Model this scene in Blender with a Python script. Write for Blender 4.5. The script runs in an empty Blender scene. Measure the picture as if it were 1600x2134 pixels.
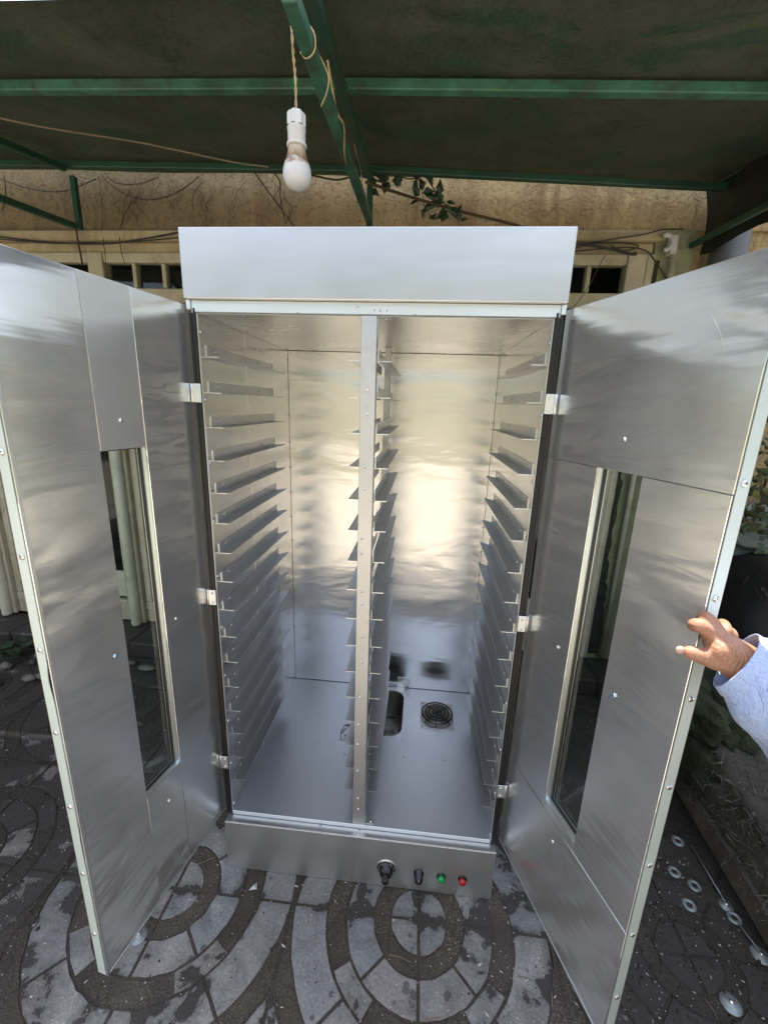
import bpy, bmesh, math, random
from mathutils import Vector, Matrix, noise as mnoise
random.seed(7)
R = math.radians
sc = bpy.context.scene
col = sc.collection

# ------------------------------------------------------------------ camera
CAM = Vector((0.14532, -1.11016, 1.59794))
C_R = Vector((0.99523336, 0.09215863, 0.03189587))
C_U = Vector((-0.05361425, 0.24385108, 0.96832957))
C_F = Vector((-0.08146208, 0.96542397, -0.24762975))
FPX = 875.686
cd = bpy.data.cameras.new('camera'); cam = bpy.data.objects.new('camera', cd); col.objects.link(cam)
cd.sensor_fit = 'HORIZONTAL'; cd.sensor_width = 36; cd.lens = 36 * FPX / 1600
cd.clip_start = 0.02; cd.clip_end = 400
m = Matrix.Identity(4)
for i in range(3):
    m[i][0] = C_R[i]; m[i][1] = C_U[i]; m[i][2] = -C_F[i]; m[i][3] = CAM[i]
cam.matrix_world = m
sc.camera = cam

# ------------------------------------------------------------------ light
SUN_EL, SUN_AZ = 72.0, -14.0          # azimuth measured from +y (behind the building) towards +x
w = bpy.data.worlds.new('World'); sc.world = w; w.use_nodes = True
wn = w.node_tree.nodes; wn.clear()
sky = wn.new('ShaderNodeTexSky'); sky.sky_type = 'NISHITA'; sky.sun_disc = False
sky.sun_elevation = R(SUN_EL); sky.sun_rotation = R(SUN_AZ)
sky.air_density = 1.0; sky.dust_density = 2.0; sky.ozone_density = 1.0
bg = wn.new('ShaderNodeBackground'); bg.inputs[1].default_value = 0.15
wo = wn.new('ShaderNodeOutputWorld')
# thin bright cloud over the blue
tc = wn.new('ShaderNodeTexCoord'); cn = wn.new('ShaderNodeTexNoise'); cn.inputs['Scale'].default_value = 2.2; cn.inputs['Detail'].default_value = 6
cr = wn.new('ShaderNodeMapRange'); cr.inputs[1].default_value = .35; cr.inputs[2].default_value = .65; cr.inputs[3].default_value = .05; cr.inputs[4].default_value = .60
cm = wn.new('ShaderNodeMix'); cm.data_type = 'RGBA'; cm.inputs[7].default_value = (6.2, 6.4, 6.9, 1)
L_ = w.node_tree.links.new
L_(tc.outputs['Generated'], cn.inputs['Vector']); L_(cn.outputs['Fac'], cr.inputs[0]); L_(cr.outputs[0], cm.inputs[0])
L_(sky.outputs[0], cm.inputs[6]); L_(cm.outputs[2], bg.inputs[0]); w.node_tree.links.new(bg.outputs[0], wo.inputs[0])
sd = bpy.data.lights.new('sun', 'SUN'); sd.energy = 4.5; sd.angle = R(0.6); sd.color = (1, .95, .87)
so = bpy.data.objects.new('sun', sd); col.objects.link(so)
sv = Vector((math.sin(R(SUN_AZ)) * math.cos(R(SUN_EL)), math.cos(R(SUN_AZ)) * math.cos(R(SUN_EL)), math.sin(R(SUN_EL))))
so.rotation_euler = sv.to_track_quat('Z', 'Y').to_euler(); so.location = (2, 4, 8)
vs = sc.view_settings; vs.view_transform = 'Standard'; vs.look = 'None'; vs.gamma = 1; vs.exposure = 1.55
vs.use_curve_mapping = False
cy = sc.cycles; cy.max_bounces = 12; cy.glossy_bounces = 8; cy.diffuse_bounces = 5; cy.transmission_bounces = 8
cy.transparent_max_bounces = 8; cy.use_denoising = True; cy.caustics_reflective = False; cy.caustics_refractive = False
cy.sample_clamp_indirect = 6


def at(px, py, axis, val):
    """point of the place seen at photo pixel (px,py) lying on the plane axis=val"""
    d = C_F + C_R * ((px - 800) / FPX) + C_U * ((1067 - py) / FPX)
    t = (val - CAM[axis]) / d[axis]
    return CAM + d * t


def atd(px, py, dep):
    return CAM + (C_F + C_R * ((px - 800) / FPX) + C_U * ((1067 - py) / FPX)) * dep


# ------------------------------------------------------------------ materials
def nodes(name):
    mt = bpy.data.materials.new(name); mt.use_nodes = True
    nt = mt.node_tree; nt.nodes.clear()
    out = nt.nodes.new('ShaderNodeOutputMaterial'); p = nt.nodes.new('ShaderNodeBsdfPrincipled')
    nt.links.new(p.outputs[0], out.inputs[0])
    return mt, nt, p


def N(nt, t, **k):
    n = nt.nodes.new(t)
    for a, b in k.items():
        if a.startswith('i_'):
            n.inputs[int(a[2:]) if a[2:].isdigit() else a[2:]].default_value = b
        else: setattr(n, a, b)
    return n


def coords(nt, scale=(1, 1, 1), rnd=False, world=False):
    if world:
        g = N(nt, 'ShaderNodeNewGeometry'); src = g.outputs['Position']
    else:
        g = N(nt, 'ShaderNodeTexCoord'); src = g.outputs['Object']
    mp = N(nt, 'ShaderNodeMapping'); mp.inputs['Scale'].default_value = scale
    nt.links.new(src, mp.inputs['Vector'])
    if rnd:
        oi = N(nt, 'ShaderNodeObjectInfo'); mu = N(nt, 'ShaderNodeMath', operation='MULTIPLY'); mu.inputs[1].default_value = 37.0
        nt.links.new(oi.outputs['Random'], mu.inputs[0])
        cb = N(nt, 'ShaderNodeCombineXYZ')
        for k in range(3): nt.links.new(mu.outputs[0], cb.inputs[k])
        nt.links.new(cb.outputs[0], mp.inputs['Location'])
    return mp.outputs[0]


def noise(nt, v, scale, detail=4, rough=.55, dist=0.0):
    n = N(nt, 'ShaderNodeTexNoise'); n.inputs['Scale'].default_value = scale; n.inputs['Detail'].default_value = detail
    n.inputs['Roughness'].default_value = rough; n.inputs['Distortion'].default_value = dist
    nt.links.new(v, n.inputs['Vector']); return n.outputs['Fac']


def ramp(nt, f, stops):
    r = N(nt, 'ShaderNodeValToRGB'); e = r.color_ramp.elements
    while len(e) < len(stops): e.new(.5)
    for k, (p, c) in enumerate(stops):
        e[k].position = p; e[k].color = (*c, 1) if len(c) == 3 else c
    nt.links.new(f, r.inputs[0]); return r.outputs[0]


def mix(nt, f, a, b, mode='MIX'):
    n = N(nt, 'ShaderNodeMix', data_type='RGBA', blend_type=mode)
    for s, v in ((0, f), (6, a), (7, b)):
        if hasattr(v, 'is_linked') or hasattr(v, 'links'): nt.links.new(v, n.inputs[s])
        else: n.inputs[s].default_value = v if s == 0 else (*v, 1)
    return n.outputs[2]


def mapr(nt, f, a, b, c, d):
    n = N(nt, 'ShaderNodeMapRange'); nt.links.new(f, n.inputs[0])
    for k, v in enumerate((a, b, c, d)): n.inputs[k + 1].default_value = v
    return n.outputs[0]


def bump(nt, p, h, strength, dist, prev=None):
    b = N(nt, 'ShaderNodeBump'); b.inputs['Strength'].default_value = strength; b.inputs['Distance'].default_value = dist
    nt.links.new(h, b.inputs['Height'])
    if prev: nt.links.new(prev, b.inputs['Normal'])
    nt.links.new(b.outputs[0], p.inputs['Normal']); return b.outputs[0]


def steel(name, c=.60, rough=.24, wave=.006, aniso=.75, smudge=.25, tint=(1, .995, .98), spots=0, metal=1.0, streak=.0006):
    mt, nt, p = nodes(name)
    v = coords(nt, (1, 1, 1), rnd=True)
    n1 = noise(nt, v, 5, 2, .5); n2 = noise(nt, coords(nt, (60, 60, 1.5), rnd=True), 5, 3, .6)
    a = [c * .94 * t for t in tint]; b = [c * 1.04 * t for t in tint]
    cc = ramp(nt, n1, [(.05, a), (.95, b)])
    cc = mix(nt, .18, cc, ramp(nt, n2, [(.05, a), (.95, b)]))
    if spots:
        s = noise(nt, v, 26, 5, .7, 1.5)
        cc = mix(nt, mapr(nt, s, .55, .75, 0, spots), cc, (c * .55, c * .5, c * .42))
    if spots: nt.links.new(cc, p.inputs['Base Color'])
    else: p.inputs['Base Color'].default_value = (c * tint[0], c * tint[1], c * tint[2], 1)
    p.inputs['Metallic'].default_value = metal
    sm = noise(nt, v, 6, 3, .55)
    nt.links.new(mapr(nt, sm, .05, .95, rough - .05, rough + smudge * .4), p.inputs['Roughness'])
    p.inputs['Anisotropic'].default_value = aniso
    tg = N(nt, 'ShaderNodeTangent', direction_type='UV_MAP', uv_map='UVMap'); nt.links.new(tg.outputs[0], p.inputs['Tangent'])
    wv = noise(nt, coords(nt, (1.3, 1.3, 3.2), rnd=True), 1.6, 2.5, .45, .6)
    b1 = bump(nt, p, wv, 1, wave)
    b1 = bump(nt, p, noise(nt, coords(nt, (1.6, 1.6, 11), rnd=True), 1.5, 3, .5, .3), 1, streak, b1)
    bump(nt, p, noise(nt, v, 14, 2, .5), .2, .0008, b1)
    return mt


def plain(name, c, rough=.6, metal=0, var=.25, vs_=8, bmp=0, bs=40, spec=.5, world=False, dirt=None, dirt_amt=.5, dirt_scale=5):
    mt, nt, p = nodes(name)
    v = coords(nt, rnd=not world, world=world)
    n1 = noise(nt, v, vs_, 5, .6)
    cc = ramp(nt, n1, [(.3, [x * (1 - var) for x in c]), (.7, [min(1, x * (1 + var)) for x in c])])
    if dirt:
        dn = noise(nt, v, dirt_scale, 6, .65, .6)
        cc = mix(nt, mapr(nt, dn, .48, .66, 0, dirt_amt), cc, dirt)
    nt.links.new(cc, p.inputs['Base Color'])
    p.inputs['Roughness'].default_value = rough; p.inputs['Metallic'].default_value = metal
    p.inputs['Specular IOR Level'].default_value = spec
    if bmp: bump(nt, p, noise(nt, v, bs, 5, .6), 1, bmp)
    return mt


M = {}
M['steel'] = steel('brushed_steel', .88, .18, .012, .8, .22, metal=.91, streak=.0013)
M['steel_front'] = steel('satin_steel', .58, .33, .003, .5, .2, metal=.78)
M['lining'] = steel('lining_steel', .64, .20, .0065, .75, .16, (1, .998, .985), streak=.0012)
M['floor_steel'] = steel('floor_steel', .70, .40, .003, .2, .1, (.94, .985, 1.05), metal=.80)
M['ceiling_steel'] = steel('ceiling_steel', .56, .27, .006, .5, .2); M['mid_steel'] = steel('mid_sheet_steel', .72, .30, .006, .6, .25, metal=.86)
M['rail'] = steel('rail_steel', .57, .31, .001, .4, .25, (.99, .995, 1.01), .10, metal=.9)
M['trim'] = steel('bright_trim', .78, .38, .001, .3, .2, (.97, 1, .985))
M['edge'] = plain('door_edge_metal', (.60, .68, .645), .45, .35, .05, 4)
M['galv'] = steel('galvanised', .55, .45, .001, .2, .3, (1, 1, 1), .3); M['zinc'] = plain('dull_zinc', (.30, .33, .33), .5, .6, .35, 40)
M['rivet'] = plain('rivet_metal', (.75, .75, .74), .25, 1, .1)
M['black'] = plain('black_gasket', (.014, .013, .012), .4, 0, .2)
M['dark_metal'] = plain('dark_pan', (.34, .33, .30), .38, 1, .3)
M['knob'] = plain('black_plastic', (.012, .012, .013), .25)
M['white_print'] = plain('white_print', (.7, .7, .7), .5)
M['green_lamp'] = plain('green_lens', (.01, .30, .10), .15)
M['red_lamp'] = plain('red_lens', (.55, .012, .02), .15)
M['coil'] = plain('black_wire', (.01, .01, .011), .35)
M['blue_film'] = plain('blue_film', (.05, .3, .5), .3)
M['green_paint'] = plain('green_paint', (.045, .145, .092), .5, 0, .45, 9, .0012, 50, dirt=(.05, .045, .03), dirt_amt=.7, dirt_scale=14)
M['green_dark'] = plain('dark_green_paint', (.018, .07, .044), .5, 0, .4, 6, .0006, 60, dirt=(.03, .03, .02), dirt_amt=.5)
M['cream'] = plain('cream_paint', (.50, .46, .34), .55, 0, .16, 5, .0012, 30, dirt=(.22, .16, .09), dirt_amt=.6)
M['cream_white'] = plain('pale_paint', (.62, .60, .48), .5, 0, .12, 5, .0008, 30, dirt=(.3, .26, .18), dirt_amt=.5)
M['pane_blue'] = plain('pale_blue_pane', (.22, .32, .33), .4, 0, .2, 5)
M['cable'] = plain('dark_cable', (.02, .018, .016), .5)
M['cord'] = plain('cord_tan', (.42, .32, .16), .55, 0, .3, 60)
M['string'] = plain('string', (.30, .24, .17), .8)
M['vine'] = plain('vine_stem', (.07, .045, .022), .8)
M['leaf_dark'] = plain('ivy_leaf', (.02, .045, .018), .5, 0, .5, 30)
M['leaf'] = plain('garden_leaf', (.03, .06, .02), .5, 0, .5, 20)
M['white_plastic'] = plain('white_plastic', (.60, .60, .59), .3, 0, .06, dirt=(.35, .27, .18), dirt_amt=.35, dirt_scale=16)
M['grey_plastic'] = plain('grey_pipe', (.10, .10, .105), .5, 0, .15)
M['black_plastic'] = plain('black_sheet', (.006, .007, .008), .5, 0, .5, 5, .002, 20)
M['pale_sheet'] = plain('pale_sheet', (.23, .27, .24), .6, 0, .2)
M['wood'] = plain('old_wood', (.17, .15, .125), .75, 0, .35, 12, .002, 50, dirt=(.05, .04, .03), dirt_amt=.6)
M['twig'] = plain('dry_twig', (.28, .20, .11), .8, 0, .4, 20)
M['skin'] = None
M['nail'] = plain('nail', (.62, .36, .28), .3)
M['hair'] = plain('hair', (.012, .010, .009), .6)
M['trousers'] = plain('trousers', (.03, .035, .05), .85)
M['bark'] = plain('bark', (.12, .09, .06), .9, 0, .4, 10, .01, 10)
M['hedge'] = plain('tree_leaf', (.07, .13, .03), .6, 0, .6, 3)
M['compound'] = plain('ochre_plaster', (.38, .35, .25), .85, 0, .2, 1, .01, 4)
M['dark_room'] = plain('dark_room', (.03, .026, .02), .9)
M['speck'] = plain('pale_grit', (.55, .52, .46), .6)


def mat_glass():
    mt, nt, p = nodes('window_glass')
    p.inputs['Base Color'].default_value = (.86, .95, .92, 1); p.inputs['Roughness'].default_value = .02
    p.inputs['Transmission Weight'].default_value = 1; p.inputs['IOR'].default_value = 1.45
    # thin pane: straight-through transparency plus its surface reflection
    tr = N(nt, 'ShaderNodeBsdfTransparent'); tr.inputs[0].default_value = (.88, .92, .90, 1)
    gl = N(nt, 'ShaderNodeBsdfGlossy'); gl.inputs['Roughness'].default_value = .03
    fr = N(nt, 'ShaderNodeFresnel'); fr.inputs[0].default_value = 1.5
    mx = N(nt, 'ShaderNodeMixShader')
    bf = N(nt, 'ShaderNodeNewGeometry'); sb = N(nt, 'ShaderNodeMath', operation='SUBTRACT'); sb.inputs[0].default_value = 1
    nt.links.new(bf.outputs['Backfacing'], sb.inputs[1])
    ml = N(nt, 'ShaderNodeMath', operation='MULTIPLY'); nt.links.new(fr.outputs[0], ml.inputs[0]); nt.links.new(sb.outputs[0], ml.inputs[1])
    nt.links.new(ml.outputs[0], mx.inputs[0])
    nt.links.new(tr.outputs[0], mx.inputs[1]); nt.links.new(gl.outputs[0], mx.inputs[2])
    nt.nodes.remove(p)
    nt.links.new(mx.outputs[0], [n for n in nt.nodes if n.type == 'OUTPUT_MATERIAL'][0].inputs[0])
    return mt


M['glass'] = mat_glass()


def mat_bulb():
    mt, nt, p = nodes('frosted_bulb')
    v = coords(nt)
    sep = N(nt, 'ShaderNodeSeparateXYZ'); nt.links.new(v, sep.inputs[0])
    ad = N(nt, 'ShaderNodeMath', operation='MULTIPLY_ADD'); nt.links.new(noise(nt, v, 45, 4), ad.inputs[0]); ad.inputs[1].default_value = .05
    nt.links.new(sep.outputs[2], ad.inputs[2])
    # brown soot ring below the cap
    c = ramp(nt, mapr(nt, ad.outputs[0], .048, .115, 0, 1), [(0, (.60, .60, .61)), (.34, (.58, .56, .52)), (.50, (.20, .11, .04)), (.66, (.34, .24, .13)), (1, (.50, .45, .35))])
    nt.links.new(c, p.inputs['Base Color']); p.inputs['Roughness'].default_value = .22
    p.inputs['Subsurface Weight'].default_value = .2; p.inputs['Subsurface Radius'].default_value = (.01, .01, .01)
    return mt


M['bulb'] = mat_bulb()


def mat_tarp(name, c1, c2, c3, rough=.6):
    mt, nt, p = nodes(name)
    v = coords(nt, world=True)
    n1 = noise(nt, v, 3.2, 6, .62, .6); n2 = noise(nt, v, 2.1, 4, .6, 1.2); n3 = noise(nt, v, 90, 2)
    c = ramp(nt, n1, [(.32, c1), (.68, c2)])
    c = mix(nt, mapr(nt, n2, .54, .59, 0, .85), c, c3)
    c = mix(nt, mapr(nt, noise(nt, v, 5, 6, .75, 2), .56, .66, 0, .75), c, [x * .4 for x in c1])
    c = mix(nt, .25, c, ramp(nt, n3, [(.3, [x * .5 for x in c1]), (.7, [x * 1.6 for x in c2])]))
    nt.links.new(c, p.inputs['Base Color']); p.inputs['Roughness'].default_value = rough
    b = bump(nt, p, noise(nt, v, 2.2, 3, .5), 1, .045)
    bump(nt, p, n3, .5, .001, b)
    return mt


M['tarp'] = mat_tarp('canopy_canvas', (.030, .038, .022), (.088, .098, .066), (.010, .060, .038))
M['flap'] = mat_tarp('flap_canvas', (.006, .008, .006), (.010, .012, .008), (.004, .012, .008))


def mat_plaster(name, c, dark, streak, amt=.7, bs=22, bd=.018, world=True, grad=False):
    mt, nt, p = nodes(name)
    v = coords(nt, world=True)
    n1 = noise(nt, v, 4, 6, .65); n2 = noise(nt, v, bs, 5, .6, 2.2); n3 = noise(nt, coords(nt, (6, 6, .8), world=True), 1.2, 5, .65)
    cc = ramp(nt, n1, [(.3, [x * .72 for x in c]), (.7, c)])
    cc = mix(nt, mapr(nt, n3, .5, .7, 0, amt), cc, dark)
    cc = mix(nt, mapr(nt, n2, .36, .5, .45, 0), cc, streak)
    if grad:      # browner left end; skylight on the right end put into the colour
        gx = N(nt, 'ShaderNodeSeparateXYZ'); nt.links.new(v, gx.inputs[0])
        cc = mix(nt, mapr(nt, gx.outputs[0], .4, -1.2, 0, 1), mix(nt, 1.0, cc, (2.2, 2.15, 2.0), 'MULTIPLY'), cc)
    nt.links.new(cc, p.inputs['Base Color']); p.inputs['Roughness'].default_value = .92
    bump(nt, p, n2, 1, bd)
    return mt


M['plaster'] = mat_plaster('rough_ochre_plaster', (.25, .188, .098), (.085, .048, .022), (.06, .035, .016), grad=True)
M['plaster_green'] = mat_plaster('pale_green_plaster', (.36, .37, .22), (.14, .14, .08), (.15, .15, .09), .8, 9, .008)
M['moulding'] = mat_plaster('weathered_moulding', (.50, .42, .26), (.2, .15, .09), (.26, .2, .12), .6, 7, .006)
M['mould'] = plain('black_mould', (.03, .032, .022), .95, 0, .5, 20, .01, 40)


def mat_skin():
    mt, nt, p = nodes('skin')
    v = coords(nt)
    c = ramp(nt, noise(nt, v, 28, 5, .6), [(.3, (.30, .135, .075)), (.55, (.40, .20, .115)), (.75, (.47, .23, .15))])
    c = mix(nt, .35, c, ramp(nt, noise(nt, v, 190, 3, .7), [(.3, (.24, .11, .06)), (.7, (.50, .27, .17))]))
    nt.links.new(c, p.inputs['Base Color']); p.inputs['Roughness'].default_value = .52
    p.inputs['Subsurface Weight'].default_value = .12; p.inputs['Subsurface Radius'].default_value = (.012, .005, .003); p.inputs['Subsurface Scale'].default_value = .6
    w_ = N(nt, 'ShaderNodeTexWave'); w_.inputs['Scale'].default_value = 55; w_.inputs['Distortion'].default_value = 9; w_.inputs['Detail'].default_value = 3
    nt.links.new(v, w_.inputs['Vector'])
    b = bump(nt, p, w_.outputs['Fac'], .35, .0016)
    bump(nt, p, noise(nt, v, 160, 4, .7), .6, .0012, b)
    return mt


def mat_stone():
    mt, nt, p = nodes('paving_stone')
    v = coords(nt, world=True)
    oi = N(nt, 'ShaderNodeObjectInfo')
    a = ramp(nt, noise(nt, v, 7, 7, .7, .4), [(.28, (.22, .215, .205)), (.5, (.335, .325, .305)), (.72, (.45, .435, .405))])
    tint = ramp(nt, oi.outputs['Random'], [(0, (.93, .95, 1.0)), (.5, (1, 1, 1)), (1, (1.05, .97, .93))])
    c = mix(nt, 1.0, a, tint, 'MULTIPLY')
    c = mix(nt, mapr(nt, noise(nt, v, 120, 3, .7), .35, .62, .45, 0), c, (.09, .09, .09))
    # oil and water spots
    vo = N(nt, 'ShaderNodeTexVoronoi'); vo.inputs['Scale'].default_value = 16; nt.links.new(v, vo.inputs['Vector'])
    sp = N(nt, 'ShaderNodeMath', operation='ADD'); nt.links.new(vo.outputs['Distance'], sp.inputs[0]); nt.links.new(mapr(nt, noise(nt, v, 9, 3), .35, .65, .14, -.10), sp.inputs[1])
    c = mix(nt, mapr(nt, sp.outputs[0], .10, .16, .7, 0), c, (.05, .052, .055))
    # caked soil, heavier away from the swept patch before the cabinet
    gx = N(nt, 'ShaderNodeSeparateXYZ'); nt.links.new(v, gx.inputs[0])
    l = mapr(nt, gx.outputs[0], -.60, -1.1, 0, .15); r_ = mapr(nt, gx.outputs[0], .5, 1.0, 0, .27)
    y_ = mapr(nt, gx.outputs[1], -.1, .6, 0, .06)
    s = N(nt, 'ShaderNodeMath', operation='ADD'); nt.links.new(l, s.inputs[0]); nt.links.new(r_, s.inputs[1])
    s2 = N(nt, 'ShaderNodeMath', operation='ADD'); nt.links.new(s.outputs[0], s2.inputs[0]); nt.links.new(y_, s2.inputs[1])
    s3 = N(nt, 'ShaderNodeMath', operation='ADD'); nt.links.new(s2.outputs[0], s3.inputs[0]); nt.links.new(noise(nt, v, 6.5, 7, .62, .3), s3.inputs[1])
    # soil packed along the straight joints
    jy = N(nt, 'ShaderNodeMath', operation='PINGPONG'); jya = N(nt, 'ShaderNodeMath', operation='ADD'); nt.links.new(gx.outputs[1], jya.inputs[0]); jya.inputs[1].default_value = .118 + .817 * 4
    nt.links.new(jya.outputs[0], jy.inputs[0]); jy.inputs[1].default_value = .4085
    je = mapr(nt, jy.outputs[0], .0, .030, .13, 0)
    s4 = N(nt, 'ShaderNodeMath', operation='ADD'); nt.links.new(s3.outputs[0], s4.inputs[0]); nt.links.new(je, s4.inputs[1]); s3 = s4
    dm = mapr(nt, s3.outputs[0], .585, .607, 0, 1)
    soil = ramp(nt, noise(nt, v, 60, 5, .7), [(.3, (.016, .012, .009)), (.7, (.050, .038, .029))])
    c = mix(nt, dm, c, soil)
    c = mix(nt, mapr(nt, s3.outputs[0], .44, .62, 0, .6), c, (.06, .055, .05))
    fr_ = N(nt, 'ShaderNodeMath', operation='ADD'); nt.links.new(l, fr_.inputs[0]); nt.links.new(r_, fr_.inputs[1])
    c = mix(nt, mapr(nt, fr_.outputs[0], 0, .23, 0, .55), c, (.022, .016, .012))  # stones darkened towards both sides too, canopy shade put into their colour
    nt.links.new(c, p.inputs['Base Color'])
    nt.links.new(mapr(nt, noise(nt, v, 11, 4), .3, .7, .45, .8), p.inputs['Roughness'])
    b = bump(nt, p, noise(nt, v, 70, 6, .7), 1, .003)
    bump(nt, p, dm, .6, .003, b)
    return mt


def mat_agg(name, base, pebble, world=True):
    mt, nt, p = nodes(name)
    v = coords(nt, world=True)
    vo = N(nt, 'ShaderNodeTexVoronoi'); vo.inputs['Scale'].default_value = 150; nt.links.new(v, vo.inputs['Vector'])
    n1 = noise(nt, v, 9, 6, .65)
    c = ramp(nt, n1, [(.3, [x * .6 for x in base]), (.7, [x * 1.3 for x in base])])
    msk = N(nt, 'ShaderNodeMath', operation='MULTIPLY'); nt.links.new(mapr(nt, vo.outputs['Distance'], .25, .5, 1, 0), msk.inputs[0])
    nt.links.new(mapr(nt, noise(nt, v, 4, 4, .6), .40, .62, 0.0, .85), msk.inputs[1])
    c = mix(nt, msk.outputs[0], c, pebble)
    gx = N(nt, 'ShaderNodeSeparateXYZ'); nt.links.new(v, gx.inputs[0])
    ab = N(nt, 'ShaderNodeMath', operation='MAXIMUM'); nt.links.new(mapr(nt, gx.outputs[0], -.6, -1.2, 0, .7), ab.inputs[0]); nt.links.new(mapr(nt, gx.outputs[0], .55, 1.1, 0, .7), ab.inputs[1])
    c = mix(nt, ab.outputs[0], c, (.012, .009, .007))  # canopy shade and damp at far left and right, put into the colour
    nt.links.new(c, p.inputs['Base Color']); p.inputs['Roughness'].default_value = .75
    b = bump(nt, p, vo.outputs['Distance'], .8, -.002)
    bump(nt, p, noise(nt, v, 40, 6, .7), 1, .006, b)
    return mt


M['skin'] = mat_skin()
M['stone'] = mat_stone(); M['dust'] = plain('dusty_ground', (.37, .33, .265), .9, 0, .15, 1.5, .004, 12, world=True)
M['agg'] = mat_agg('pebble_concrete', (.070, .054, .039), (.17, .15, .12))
M['soil'] = mat_agg('damp_shaded_soil', (.058, .042, .030), (.13, .11, .09))


def mat_shirt():
    mt, nt, p = nodes('blue_cotton')
    v = coords(nt)
    a = N(nt, 'ShaderNodeTexWave'); a.inputs['Scale'].default_value = 160; a.inputs['Distortion'].default_value = 1.5; nt.links.new(v, a.inputs['Vector'])
    a.bands_direction = 'X'
    n2 = noise(nt, coords(nt, (60, 60, 600)), 1, 3)
    c = ramp(nt, a.outputs['Fac'], [(.2, (.31, .40, .66)), (.8, (.36, .46, .72))])
    c = mix(nt, mapr(nt, n2, .35, .7, 0, .55), c, (.60, .66, .82))
    nt.links.new(c, p.inputs['Base Color']); p.inputs['Roughness'].default_value = .9
    b = bump(nt, p, noise(nt, v, 16, 4, .6, 1.2), 1, .012)
    bump(nt, p, a.outputs['Fac'], .3, .0008, b)
    return mt


M['shirt'] = mat_shirt()
M['moss'] = plain('mossy_cloth', (.022, .03, .012), .95, 0, .5, 6, .02, 18, dirt=(.045, .045, .025), dirt_amt=.7, dirt_scale=4)
M['fuzz_pale'] = plain('pale_fibre', (.24, .215, .185), .95, 0, .4, 4)
M['moss_pale'] = plain('pale_moss', (.07, .085, .04), .95, 0, .4, 6)
M['fuzz'] = plain('matted_fibre', (.085, .078, .062), .95, 0, .5, 4)


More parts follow.
